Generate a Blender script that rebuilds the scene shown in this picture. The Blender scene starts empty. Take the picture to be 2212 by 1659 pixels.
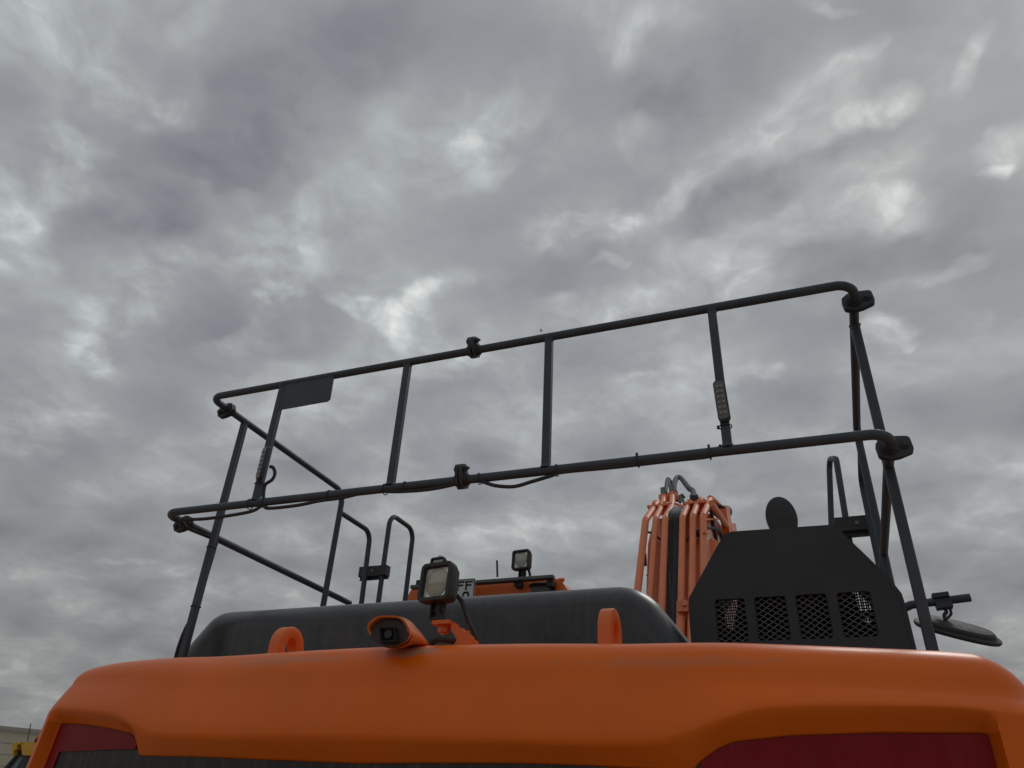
import bpy, bmesh, math, random
from math import radians, sin, cos, pi, sqrt
from mathutils import Vector, Matrix
random.seed(7)
scene = bpy.context.scene
col = scene.collection

# ------------------------------------------------------------------ camera
# machine frame: X right, Y away from the viewer (towards the cab), Z up, metres
EYE = Vector((0, 0, 1.6))
FOC, CU, CV = 1600.0, 1106.0, 829.5
UP = Vector((144, 2620, -1600)).normalized()
YD = Vector((764, -999.5, -1600)); YD = (YD - UP * YD.dot(UP)).normalized()
XD = YD.cross(UP)
ROT = Matrix((XD, YD, UP))               # camera -> world
cam_d = bpy.data.cameras.new('camera'); cam = bpy.data.objects.new('camera', cam_d)
col.objects.link(cam); scene.camera = cam
cam.matrix_world = Matrix.Translation(EYE) @ ROT.to_4x4()
cam_d.sensor_width = 36.0; cam_d.lens = FOC / 2212.0 * 36.0
cam_d.clip_start = 0.05; cam_d.clip_end = 5000

def ray(u, v): return ROT @ Vector((u - CU, -(v - CV), -FOC))
def aty(u, v, y): d = ray(u, v); return EYE + d * (y / d.y)
def atx(u, v, x): d = ray(u, v); return EYE + d * (x / d.x)
def atz(u, v, z): d = ray(u, v); return EYE + d * ((z - EYE.z) / d.z)
def atp(u, v, p, n): d = ray(u, v); return EYE + d * ((Vector(p) - EYE).dot(n) / d.dot(n))
def proj(p):
    c = ROT.transposed() @ (Vector(p) - EYE)
    return CU + FOC * c.x / -c.z, CV - FOC * c.y / -c.z

# ------------------------------------------------------------------ world / sky
scene.view_settings.view_transform = 'Standard'
scene.view_settings.look = 'None'
scene.view_settings.gamma = 1
scene.view_settings.exposure = 0
scene.view_settings.use_curve_mapping = False

SUN_EL, SUN_AZ = radians(46), radians(14)      # behind the cloud, ahead and to the right
world = bpy.data.worlds.new('World'); scene.world = world
world.use_nodes = True
wn, wl = world.node_tree.nodes, world.node_tree.links
wn.clear()
class G:
    """tiny node-graph helper"""
    def __init__(s, tree): s.n, s.l = tree.nodes, tree.links
    def put(s, sock, v):
        if v is None: return
        if hasattr(v, 'is_linked') or hasattr(v, 'links'): s.l.new(v, sock)
        else: sock.default_value = v
    def math(s, op, a, b=None, c=None, clamp=False):
        m = s.n.new('ShaderNodeMath'); m.operation = op; m.use_clamp = clamp
        for i, v in enumerate((a, b, c)): s.put(m.inputs[i], v)
        return m.outputs[0]
    def vmath(s, op, a, b=None, scale=None):
        m = s.n.new('ShaderNodeVectorMath'); m.operation = op
        s.put(m.inputs[0], a); s.put(m.inputs[1], b)
        if scale is not None: s.put(m.inputs['Scale'], scale)
        return m.outputs['Value'] if op in ('DOT_PRODUCT', 'LENGTH') else m.outputs[0]
    def noise(s, vec, scale, detail=4, rough=0.5, dist=0, lac=2.0, color=False, dims='3D'):
        m = s.n.new('ShaderNodeTexNoise'); m.noise_dimensions = dims; s.put(m.inputs['Vector'], vec)
        m.inputs['Scale'].default_value = scale; m.inputs['Detail'].default_value = detail
        m.inputs['Roughness'].default_value = rough; m.inputs['Distortion'].default_value = dist
        m.inputs['Lacunarity'].default_value = lac
        return m.outputs['Color' if color else 'Fac']
    def ramp(s, f, stops, interp='LINEAR'):
        m = s.n.new('ShaderNodeValToRGB'); s.put(m.inputs[0], f); e = m.color_ramp.elements
        m.color_ramp.interpolation = interp
        while len(e) < len(stops): e.new(0.5)
        for i, (p, c) in enumerate(stops):
            e[i].position = p; e[i].color = (*c, 1) if len(c) == 3 else c
        return m.outputs[0]
    def mapr(s, v, a, b, c=0, d=1, smooth=False):
        m = s.n.new('ShaderNodeMapRange'); s.put(m.inputs[0], v)
        m.interpolation_type = 'SMOOTHSTEP' if smooth else 'LINEAR'
        for i, x in zip((1, 2, 3, 4), (a, b, c, d)): s.put(m.inputs[i], x)
        return m.outputs[0]
    def mix(s, f, a, b, mode='MIX'):
        m = s.n.new('ShaderNodeMix'); m.data_type = 'RGBA'; m.blend_type = mode
        s.put(m.inputs[0], f)
        for i, v in ((6, a), (7, b)):
            s.put(m.inputs[i], (*v, 1) if isinstance(v, tuple) and len(v) == 3 else v)
        return m.outputs[2]
    def mapping(s, vec, scale=(1, 1, 1), rot=(0, 0, 0), loc=(0, 0, 0)):
        m = s.n.new('ShaderNodeMapping'); s.put(m.inputs[0], vec)
        m.inputs['Location'].default_value = loc; m.inputs['Rotation'].default_value = rot
        m.inputs['Scale'].default_value = scale
        return m.outputs[0]

g = G(world.node_tree)
tc = wn.new('ShaderNodeTexCoord').outputs['Generated']
sep = wn.new('ShaderNodeSeparateXYZ'); wl.new(tc, sep.inputs[0])
zc = g.math('ADD', g.math('MAXIMUM', sep.outputs[2], 0.0), 0.24)
comb = wn.new('ShaderNodeCombineXYZ')
wl.new(g.math('DIVIDE', sep.outputs[0], zc), comb.inputs[0])
wl.new(g.math('DIVIDE', sep.outputs[1], zc), comb.inputs[1])
P = comb.outputs[0]                                   # point on a flat cloud deck overhead
N2 = dict(dims='2D')
def shifted(vec, by, amt): return g.vmath('ADD', vec, g.vmath('SCALE', g.vmath('SUBTRACT', by, (0.5, 0.5, 0.5)), scale=amt))
warp = g.noise(P, 5.5, 3, 0.55, color=True, **N2)
Pw = shifted(P, warp, 0.10)
big = g.noise(g.mapping(Pw, rot=(0, 0, 0.5), scale=(1.0, 1.15, 1)), 2.1, 2, 0.45, **N2)
mid = g.noise(g.mapping(Pw, rot=(0, 0, 0.35), scale=(0.95, 1.1, 1), loc=(3.1, 1.7, 0)), 5.5, 4, 0.45, **N2)
puff = g.noise(g.mapping(Pw, rot=(0, 0, 0.9), loc=(2, 9, 0)), 15, 5, 0.55, **N2)
def cells(scale, off, smooth):
    vn = wn.new('ShaderNodeTexVoronoi'); vn.voronoi_dimensions = '2D'; vn.feature = 'SMOOTH_F1'; vn.inputs['Scale'].default_value = scale
    vn.inputs['Smoothness'].default_value = smooth; vn.inputs['Randomness'].default_value = 0.95
    wl.new(g.mapping(Pw, rot=(0, 0, 0.55), scale=(.82, 1.15, 1), loc=off), vn.inputs['Vector'])
    return vn.outputs['Distance']
cellA = cells(4.6, (1, 4, 0), .6)
# layout of the cloud deck ahead: sight line u, v, half axes, slant in degrees, brighter gap (+) or darker base (-)
BANK = [(640,225,190,95,35,-.62),(545,335,90,60,20,-.30),(930,70,210,85,10,-.34),(350,400,110,75,20,-.52),(255,515,120,55,18,-.48),(0,190,70,75,0,-.38),
        (100,630,110,80,0,-.28),(50,720,70,60,0,-.22),(950,520,140,75,20,-.32),(710,705,95,50,15,-.25),(975,690,75,42,0,-.45),(430,690,55,60,0,-.20),
        (1540,150,170,85,25,-.52),(1310,225,85,60,20,-.25),(1450,265,90,55,25,-.3),(1710,350,210,60,32,-.52),(1590,430,110,45,20,-.40),(1880,290,110,40,25,-.35),
        (1840,545,150,52,8,-.52),(1190,610,115,75,15,-.42),(2130,215,120,70,40,-.35),(2090,500,120,95,0,-.30),(1660,730,130,50,0,-.26),(2100,760,130,60,0,-.2),
        (330,850,120,60,10,-.15),(2080,930,160,70,0,-.15),(300,1050,200,70,5,-.15),
        (280,190,200,42,-32,.30),(400,255,45,22,-30,.22),(430,40,65,38,50,.2),(150,370,52,66,-20,.45),(40,480,70,70,0,.38),(500,425,60,18,15,.34),
        (600,490,90,50,10,.32),(590,590,80,60,0,.28),(600,630,50,18,10,.42),(265,670,90,45,20,.3),(200,790,60,28,-25,.42),(550,740,75,32,20,.4),
        (770,665,45,18,-25,.35),(865,655,65,32,25,.3),(885,705,38,45,0,.35),(940,620,120,18,12,.22),(980,790,80,20,8,.32),(400,560,80,18,-25,.25),
        (1010,330,100,55,15,.25),(1070,260,80,50,0,.18),(1225,470,85,28,5,.42),(1310,505,75,28,10,.36),(1430,440,95,24,35,.40),(1400,85,95,50,30,.24),
        (1380,320,45,32,0,.3),(1740,235,125,55,30,.36),(1660,325,120,24,22,.34),(1920,218,46,24,20,.75),(1865,238,90,20,8,.45),(1850,130,60,18,30,.3),
        (2090,120,62,16,52,.5),(2170,320,72,38,40,.42),(2140,375,45,13,20,.55),(1925,370,60,38,0,.28),(1925,442,60,40,15,.50),(1975,490,34,24,0,.35),
        (1790,495,80,16,12,.3),(1620,595,85,42,10,.52),(1312,585,34,11,0,.4),(2000,600,90,18,15,.35),(1925,715,52,20,20,.6),(1290,665,95,22,5,.38),
        (1380,812,60,14,0,.25),(1620,820,60,16,0,.25),(1780,0,60,12,0,.35),(720,880,120,25,8,.2),(560,980,80,16,5,.25),(300,1210,70,12,3,.25),
        (1420,1030,120,25,0,.18),(90,930,110,25,0,.2)]
wob = g.vmath('SCALE', g.vmath('SUBTRACT', g.noise(P, 7, 3, 0.55, color=True, dims='2D'), (0.5, 0.5, 0.5)), scale=0.10)
Dn = g.vmath('ADD', tc, g.vmath('MULTIPLY', wob, (1, 1, 0.8)))
acc = None
for i_, (u, v, ru, rv, an, a) in enumerate(BANK):
    if i_ % 14 == 13: Dn = g.vmath('ADD', g.vmath('SCALE', Dn, scale=1.0000001), g.vmath('SCALE', (0, 0, 1e-7), scale=acc))  # evaluates the list in batches
    an = radians(an); d = ray(u, v).normalized()
    A = ray(u + ru * cos(an), v - ru * sin(an)).normalized() - d
    B = ray(u + rv * sin(an), v + rv * cos(an)).normalized() - d
    la, lb = A.length, B.length
    X = (A - d * A.dot(d)).normalized(); Y = (B - d * B.dot(d)); Y = (Y - X * Y.dot(X)).normalized(); Z = X.cross(Y)
    x_, y_ = g.vmath('DOT_PRODUCT', Dn, tuple(X / la)), g.vmath('DOT_PRODUCT', Dn, tuple(Y / lb))
    t = g.mapr(g.math('MULTIPLY_ADD', x_, x_, g.math('MULTIPLY', y_, y_)), -0.4, 3.3, a, 0.0, True)
    acc = t if acc is None else g.math('ADD', acc, t)
rowk = g.mapr(sep.outputs[2], .15, .70, 1.45, .85)
s0 = g.math('MULTIPLY', acc, g.mapr(puff, .35, .65, .70, 1.40))
for src, mean, k in ((big, .5, .65), (mid, .5, .75), (cellA, .40, .95)):
    s0 = g.math('MULTIPLY_ADD', g.math('SUBTRACT', src, mean), g.math('MULTIPLY', rowk, k), s0)
# lumps show where light comes through, the dark bases stay smooth
lump = g.math('MULTIPLY', g.math('SUBTRACT', puff, 0.5), g.mapr(s0, -.5, .6, .30, 1.5))
s0 = g.math('ADD', s0, lump)
s0 = g.math('MULTIPLY_ADD', s0, 0.36, 0.445)
cloud = g.ramp(s0, [(0.0, (.186, .197, .221)), (0.22, (.242, .255, .278)), (0.42, (.322, .339, .355)),
                    (0.62, (.440, .465, .470)), (0.82, (.64, .67, .665)), (1.0, (.92, .95, .94))])
# the deck thins in colour towards the dusty horizon
hor = g.mapr(sep.outputs[2], 0.02, 0.55, 0, 1, True)
cloud = g.mix(hor, g.mix(0.30, g.mix(1.0, cloud, (.72, .705, .69), 'MULTIPLY'), (.255, .250, .243)), cloud)
sky = wn.new('ShaderNodeTexSky'); sky.sky_type = 'NISHITA'; sky.sun_disc = False
sky.sun_elevation = SUN_EL; sky.sun_rotation = SUN_AZ; sky.dust_density = 3.0
b1 = wn.new('ShaderNodeBackground'); wl.new(sky.outputs[0], b1.inputs[0]); b1.inputs[1].default_value = 0.05
b2 = wn.new('ShaderNodeBackground'); wl.new(cloud, b2.inputs[0]); b2.inputs[1].default_value = 1.0
mx = wn.new('ShaderNodeMixShader'); mx.inputs[0].default_value = 0.97
wl.new(b1.outputs[0], mx.inputs[1]); wl.new(b2.outputs[0], mx.inputs[2])
wo = wn.new('ShaderNodeOutputWorld'); wl.new(mx.outputs[0], wo.inputs[0])

sun_d = bpy.data.lights.new('sun', 'SUN'); sun = bpy.data.objects.new('sun', sun_d); col.objects.link(sun)
sun_d.energy = 0.5; sun_d.angle = radians(14); sun_d.color = (1, .97, .92)
sdir = Vector((sin(SUN_AZ) * cos(SUN_EL), cos(SUN_AZ) * cos(SUN_EL), sin(SUN_EL)))
sun.rotation_euler = sdir.to_track_quat('Z', 'Y').to_euler()

# ------------------------------------------------------------------ materials
def material(name, base, rough=0.5, metal=0.0, var=0.0, vscale=6.0, bump=0.0, bscale=60.0, coat=0.0,
             dust=0.0, dustcol=(.22, .20, .18), streak=0.0, spec=0.5, trans=0.0, extra=None):
    m = bpy.data.materials.new(name); m.use_nodes = True
    n = m.node_tree.nodes; b = n['Principled BSDF']; h = G(m.node_tree)
    b.inputs['Roughness'].default_value = rough; b.inputs['Metallic'].default_value = metal
    b.inputs['Coat Weight'].default_value = coat; b.inputs['Coat Roughness'].default_value = 0.22
    b.inputs['Specular IOR Level'].default_value = spec
    b.inputs['Transmission Weight'].default_value = trans
    geo = n.new('ShaderNodeNewGeometry').outputs['Position']
    c = h.mix(0.0, base, base)
    if var:
        f = h.noise(geo, vscale, 5, 0.6)
        c = h.mix(h.mapr(f, .3, .7), tuple(x * (1 - var) for x in base), tuple(min(1, x * (1 + var)) for x in base))
    rsock = None
    if dust:
        f = h.noise(geo, vscale * 2.2, 8, 0.65, 0.5)
        f2 = h.noise(geo, vscale * 14, 3, 0.6)
        k = h.math('MULTIPLY', h.mapr(f, .42, .78), h.mapr(f2, .3, .65, .5, 1))
        k = h.math('MULTIPLY', k, dust, clamp=True)
        c = h.mix(k, c, dustcol)
        rsock = h.math('MULTIPLY_ADD', k, 0.5, rough, clamp=True)
    if streak:
        f = h.noise(h.mapping(geo, scale=(46, 30, 2.2), rot=(0, 0.22, 0)), 1.0, 5, 0.65, 0.2)
        k = h.math('MULTIPLY', h.mapr(f, .50, .76), streak, clamp=True)
        c = h.mix(k, c, dustcol)
    if extra: c = extra(h, geo, c)
    h.put(b.inputs['Base Color'], c)
    if rsock is not None: h.put(b.inputs['Roughness'], rsock)
    if bump:
        bp = n.new('ShaderNodeBump'); bp.inputs['Strength'].default_value = bump; bp.inputs['Distance'].default_value = 0.002
        h.put(bp.inputs['Height'], h.noise(geo, bscale, 3, 0.6)); h.l.new(bp.outputs[0], b.inputs['Normal'])
    return m

def cw_marks(h, geo, c):
    """dust smear below the camera, scuff by the right corner, faint wash"""
    def spot(c, p, r, colr, amt, ns):
        d = h.vmath('LENGTH', h.vmath('MULTIPLY', h.vmath('SUBTRACT', geo, p), tuple(1 / x for x in r)))
        d = h.math('MULTIPLY_ADD', h.math('SUBTRACT', h.noise(geo, ns, 5, .65), .5), 1.6, d)
        return h.mix(h.mapr(d, 0.35, 1.0, amt, 0.0, True), c, colr)
    c = spot(c, tuple(aty(865, 1401, 1.97)), (.13, .12, .035), (.33, .25, .18), .75, 22)
    c = spot(c, tuple(aty(2120, 1556, 2.13)), (.016, .05, .016), (.30, .27, .22), .75, 120)
    c = spot(c, tuple(aty(1540, 1402, 1.97)), (.02, .1, .006), (.25, .18, .14), .4, 90)
    c = spot(c, tuple(aty(620, 1425, 2.0)), (.30, .12, .02), (.50, .20, .10), .45, 18)
    c = spot(c, tuple(aty(1500, 1425, 2.0)), (.45, .12, .02), (.50, .20, .10), .35, 18)
    return c
M = {}
M['orange'] = material('orange_paint', (.74, .140, .014), .38, var=.05, vscale=3, bump=.05, bscale=170, coat=.08, dust=.10, dustcol=(.45, .27, .18))
M['cworange'] = material('counterweight_paint', (.80, .142, .004), .36, var=.06, vscale=2.2, bump=.06, bscale=260, coat=.08, spec=.26, dust=.08, dustcol=(.42, .22, .13), extra=cw_marks)
M['pipe'] = material('orange_pipe_paint', (.84, .255, .115), .50, var=.08, vscale=8, bump=.08, dust=.40, dustcol=(.50, .33, .25))
M['boompaint'] = material('boom_paint', (.60, .140, .040), .28, var=.08, vscale=3, bump=.05, dust=.45, dustcol=(.52, .36, .28), coat=.3)  # pale pinkish mottling: dust, plus the boom side's sky sheen painted into the colour
M['rail'] = material('rail_paint', (.055, .068, .086), .50, var=.15, vscale=9, bump=.10, bscale=220, dust=.22, dustcol=(.10, .10, .10), spec=.3)
M['clamp'] = material('cast_iron', (.036, .042, .050), .55, var=.2, vscale=30, bump=.35, bscale=90, dust=.25, dustcol=(.10, .10, .095))
M['hood'] = material('black_hood', (.025, .027, .031), .33, var=.15, vscale=2.5, bump=.05, bscale=60, dust=.40, dustcol=(.13, .13, .133), streak=.22, coat=.1)
M['plate'] = material('black_plate', (.042, .043, .050), .48, var=.15, vscale=5, bump=.06, bscale=200, dust=.20, dustcol=(.06, .06, .062), spec=.35)
M['rubber'] = material('rubber', (.030, .030, .033), .62, var=.2, vscale=20, bump=.2, bscale=150, dust=.35, dustcol=(.10, .09, .085))
M['hose'] = material('hose_rubber', (.060, .064, .068), .75, var=.3, vscale=14, bump=.2, bscale=120, dust=.35, dustcol=(.13, .13, .125))
M['steel'] = material('grey_steel', (.16, .165, .165), .45, metal=.5, var=.2, vscale=20, dust=.3)
M['bar'] = material('bar_grey', (.06, .065, .075), .45, var=.2, dust=.3)
M['mesh'] = material('mesh_steel', (.10, .10, .10), .5, dust=.3)
M['face'] = material('camera_plastic', (.040, .026, .024), .6, dust=.5, dustcol=(.12, .08, .065), vscale=14)
M['dark'] = material('dark_interior', (.010, .008, .008), .8)
M['maroon'] = material('red_reflective', (.23, .002, .007), .36, var=.10, vscale=5, streak=.16, dustcol=(.25, .06, .06), spec=.22)
M['band'] = material('black_band', (.014, .012, .011), .45, var=.2, vscale=5, streak=.8, dustcol=(.085, .075, .065))
M['chrome'] = material('reflector', (.85, .83, .77), .3, metal=.4)
M['lens'] = material('ribbed_lens', (.50, .485, .40), .22, var=.10, vscale=12, bump=.0, dust=.5, dustcol=(.26, .24, .19), coat=.5)
M['led'] = material('led_lens', (.24, .245, .235), .2, coat=.6, dust=.3)
M['ledbase'] = material('led_base', (.075, .08, .08), .3, coat=.5, dust=.3)
M['white'] = material('plate_white', (.62, .63, .62), .45, dust=.3, dustcol=(.3, .28, .25))
M['black'] = material('lettering_black', (.01, .01, .012), .5)
M['brown'] = material('smoked_lens', (.035, .012, .008), .2, coat=.3)
M['yellow'] = material('yellow_paint', (.62, .33, .012), .42, var=.12, dust=.25)
M['glass'] = material('cab_glass', (.12, .15, .16), .08, coat=.5)
M['wall'] = material('beige_panel', (.52, .48, .38), .7, var=.06, vscale=.4, dust=.15)
M['eave'] = material('grey_eave', (.34, .33, .28), .6)
M['tyre'] = material('tyre', (.02, .02, .02), .8)
M['feather'] = material('dark_feather', (.03, .03, .03), .8)
M['ground'] = material('sand', (.36, .30, .225), .95, var=.18, vscale=.6, bump=.5, bscale=9, dust=.4, dustcol=(.22, .18, .14))

# ------------------------------------------------------------------ mesh helpers
def finish(bm, name, mat, parent=None, smooth=True, angle=35, recalc=True):
    if recalc: bmesh.ops.recalc_face_normals(bm, faces=bm.faces)
    if smooth:
        for f in bm.faces: f.smooth = True
        for e in bm.edges:
            if len(e.link_faces) == 2 and e.calc_face_angle(0) > radians(angle): e.smooth = False
    me = bpy.data.meshes.new(name); bm.to_mesh(me); bm.free()
    me.materials.append(mat)
    o = bpy.data.objects.new(name, me); col.objects.link(o)
    if parent: o.parent = parent
    return o

def fillet(pts, radii, n=7):
    """round the inner corners of a polyline"""
    pts = [Vector(p) for p in pts]
    if not hasattr(radii, '__len__'): radii = [radii] * len(pts)
    out = [pts[0]]
    for i in range(1, len(pts) - 1):
        a, b, c = pts[i - 1], pts[i], pts[i + 1]; r = radii[i]
        d1, d2 = (a - b).normalized(), (c - b).normalized()
        ang = d1.angle(d2)
        if r <= 0 or ang > pi - 0.02: out.append(b); continue
        t = min(r / math.tan(ang / 2), (a - b).length * .49, (c - b).length * .49); rr = t * math.tan(ang / 2)
        cen = b + (d1 + d2).normalized() * (rr / sin(ang / 2))
        p0, p1 = b + d1 * t, b + d2 * t
        v0, v1 = p0 - cen, p1 - cen; tot = v0.angle(v1)
        for k in range(n + 1):
            s = k / n
            w = (v0 * sin((1 - s) * tot) + v1 * sin(s * tot)) / sin(tot)
            out.append(cen + w)
    out.append(pts[-1])
    return out

def spline(pts, n=6):
    pts = [Vector(p) for p in pts]; P_ = [pts[0] * 2 - pts[1]] + pts + [pts[-1] * 2 - pts[-2]]; out = []
    for i in range(1, len(P_) - 2):
        a, b, c, d = P_[i - 1:i + 3]
        for k in range(n):
            t = k / n
            out.append(0.5 * ((2 * b) + (c - a) * t + (2 * a - 5 * b + 4 * c - d) * t * t + (3 * b - a - 3 * c + d) * t ** 3))
    out.append(pts[-1]); return out

def tube(bm, path, r, seg=14, caps=True, square=False, ribs=0.0, pitch=0.008):
    path = [Vector(p) for p in path]
    if ribs:
        L = [0]
        for a, b in zip(path, path[1:]): L.append(L[-1] + (b - a).length)
        n = max(4, int(L[-1] / pitch * 2)); q = []; j = 0
        for k in range(n + 1):
            s = L[-1] * k / n
            while j < len(L) - 2 and L[j + 1] < s: j += 1
            q.append(path[j].lerp(path[j + 1], (s - L[j]) / max(1e-9, L[j + 1] - L[j])))
        path = q
    rings = []; prev = None
    for i, p in enumerate(path):
        t = (path[min(i + 1, len(path) - 1)] - path[max(i - 1, 0)]).normalized()
        if prev is None:
            ref = Vector((0, 0, 1)) if abs(t.z) < .9 else Vector((1, 0, 0))
            x = ref.cross(t).normalized()
        else:
            x = (prev - t * prev.dot(t)).normalized()
        prev = x; y = t.cross(x)
        rr = r if not ribs else r * (1 + (ribs if i % 2 else -ribs))
        ring = []
        if square:
            k = r * .30
            for (a, b) in ((r, r - k), (r - k, r), (k - r, r), (-r, r - k), (-r, k - r), (k - r, -r), (r - k, -r), (r, k - r)):
                ring.append(bm.verts.new(p + x * a + y * b))
        else:
            for k in range(seg):
                a = 2 * pi * k / seg
                ring.append(bm.verts.new(p + (x * cos(a) + y * sin(a)) * rr))
        rings.append(ring)
    m = len(rings[0])
    for a, b in zip(rings, rings[1:]):
        for k in range(m): bm.faces.new((a[k], a[(k + 1) % m], b[(k + 1) % m], b[k]))
    if caps:
        bm.faces.new(rings[0][::-1]); bm.faces.new(rings[-1])
    return rings

def hexa(bm, c8):
    v = [bm.verts.new(p) for p in c8]
    for f in ((0, 1, 2, 3), (7, 6, 5, 4), (0, 4, 5, 1), (1, 5, 6, 2), (2, 6, 7, 3), (3, 7, 4, 0)):
        bm.faces.new([v[i] for i in f])
    return v

def box(bm, lo, hi, mat=None):
    x0, y0, z0 = lo; x1, y1, z1 = hi
    pts = [Vector(p) for p in ((x0, y0, z0), (x1, y0, z0), (x1, y1, z0), (x0, y1, z0), (x0, y0, z1), (x1, y0, z1), (x1, y1, z1), (x0, y1, z1))]
    if mat is not None: pts = [mat @ p for p in pts]
    return hexa(bm, pts)

def prism(bm, poly, off):
    """extrude a flat polygon (3-D points) by the vector off"""
    off = Vector(off); a = [bm.verts.new(Vector(p)) for p in poly]; b = [bm.verts.new(Vector(p) + off) for p in poly]
    n = len(a); bm.faces.new(a); bm.faces.new(b[::-1])
    for k in range(n): bm.faces.new((a[k], b[k], b[(k + 1) % n], a[(k + 1) % n]))

def bevel(bm, w, seg=2, angle=25):
    es = [e for e in bm.edges if len(e.link_faces) == 2 and e.calc_face_angle(0) > radians(angle)]
    bmesh.ops.bevel(bm, geom=es, offset=w, segments=seg, profile=.5, affect='EDGES', clamp_overlap=True)

def roundpoly(pts, r, n=4):
    """round every corner of a closed polygon"""
    pts = [Vector(p) for p in pts]; N = len(pts); out = []
    for i in range(N):
        f = fillet([pts[i - 1], pts[i], pts[(i + 1) % N]], [0, r if not hasattr(r, '__len__') else r[i], 0], n)
        out += f[1:-1]
    return out

def frame(o, x, y, z=None):
    x = Vector(x).normalized(); y = Vector(y); y = (y - x * y.dot(x)).normalized(); z = x.cross(y)
    m = Matrix((x, y, z)).transposed().to_4x4(); m.translation = Vector(o); return m

# ------------------------------------------------------------------ ground
bm = bmesh.new()
S = 900
N = 30
gv = [[bm.verts.new(((i / N - .5) * 2 * S, (j / N - .5) * 2 * S, 0)) for j in range(N + 1)] for i in range(N + 1)]
for i in range(N):
    for j in range(N): bm.faces.new((gv[i][j], gv[i + 1][j], gv[i + 1][j + 1], gv[i][j + 1]))
ground = finish(bm, 'ground', M['ground'], smooth=False); ground['kind'] = 'structure'

# ------------------------------------------------------------------ the excavator
ex = bpy.data.objects.new('excavator', None); col.objects.link(ex); ex.location = (0, 0, 0)
ex['label'] = 'large orange tracked excavator seen from behind with dark tubular guard rails on top'
ex['category'] = 'excavator'
def part(bm, name, mat, parent=ex, **k): return finish(bm, name, M[mat], parent, **k)

# ---- counterweight: plan outline swept through a profile that follows the brow and the recesses
SIL = [(100,1530),(135,1487),(155,1467),(190,1452),(250,1438),(380,1421),(415,1420),(480,1418),(575,1411),(700,1403),(825,1397),
       (950,1393),(1106,1390),(1206,1389),(1356,1391),(1416,1391),(1456,1388),(1486,1386),(1546,1386),(1756,1394),(1956,1402),
       (2056,1407),(2106,1412),(2156,1424),(2186,1444),(2230,1480),(2300,1540)]
CRE = [(60,1526),(130,1532),(200,1537),(262,1546),(290,1572),(318,1589),(450,1592),(700,1592),(950,1597),(1106,1602),(1256,1607),(1440,1605),
       (1500,1590),(1541,1557),(1585,1537),(1656,1529),(1806,1525),(2056,1527),(2156,1537),(2300,1560)]
BOT = [(60,1559),(115,1559),(150,1560),(200,1567),(262,1581),(270,1592),(278,1629),(400,1631),(550,1637),(750,1645),(900,1644),(1106,1644),(1256,1649),
       (1426,1658),(1494,1660),(1511,1640),(1551,1611),(1586,1597),(1706,1584),(1906,1577),(2136,1578),(2151,1582),(2200,1590),(2300,1600)]
def interp(poly, x):
    if x <= poly[0][0]: return poly[0][1]
    for (a, b), (c, d) in zip(poly, poly[1:]):
        if x <= c: return b + (d - b) * (x - a) / (c - a)
    return poly[-1][1]
def solve(x, y, poly):
    lo, hi = 1.2, 2.6
    for _ in range(40):
        m = (lo + hi) / 2; u, v = proj((x, y, m))
        if v > interp(poly, u): lo = m
        else: hi = m
    return lo
CX, HW = -1.14, 1.60
plan = []
yrear = lambda x: 1.93 + .10 * ((x - CX) / 1.3) ** 2
poly = [(CX - HW, 3.3), (CX - HW, 2.7), (CX - HW, yrear(CX - HW))] + \
       [(CX - HW + 2 * HW * k / 40, yrear(CX - HW + 2 * HW * k / 40)) for k in range(3, 38)] + \
       [(CX + HW, yrear(CX + HW)), (CX + HW, 2.7), (CX + HW, 3.3)]
rad = [0] * len(poly); rad[2] = .20; rad[-3] = .24
pl = fillet([(x, y, 0) for x, y in poly], rad, 12)
# resample densely
L = [0]
for a, b in zip(pl, pl[1:]): L.append(L[-1] + (b - a).length)
pts = []; j = 0; NS = 420
for k in range(NS + 1):
    s = L[-1] * k / NS
    while j < len(L) - 2 and L[j + 1] < s: j += 1
    pts.append(pl[j].lerp(pl[j + 1], (s - L[j]) / max(1e-9, L[j + 1] - L[j])))
stations = []
XLs, XRs = -2.52, .26
for i, p in enumerate(pts):
    t = (pts[min(i + 1, NS)] - pts[max(i - 1, 0)]).normalized(); inw = Vector((-t.y, t.x, 0))
    if inw.dot(Vector((CX, 3.5, 0)) - p) < 0: inw = -inw
    stations.append([p, inw, 0, 0, 0])
def clampx(p):
    x = min(max(p.x, XLs), XRs); return x, yrear(x)
for st in stations:
    p = st[0]
    if XLs <= p.x <= XRs: q = p + st[1] * .125; st[2] = solve(q.x, q.y, SIL) + .002
zl_ = next(s[2] for s in stations if s[2]); zr_ = next(s[2] for s in reversed(stations) if s[2])
for st in stations:
    if not st[2]:
        p = st[0]; over = (XLs - p.x) if p.x < XLs else (p.x - XRs)
        k = min(1, over / .22)
        st[2] = (zl_ if p.x < CX else zr_) - (.045 if p.x < CX else .03) * k * k
    st[3] = solve(p_[0], p_[1], CRE) if (p_ := (st[0].x, st[0].y)) and st[0].y < 2.4 else 1.88
    st[4] = solve(st[0].x, st[0].y, BOT) if st[0].y < 2.4 else 1.82
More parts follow.
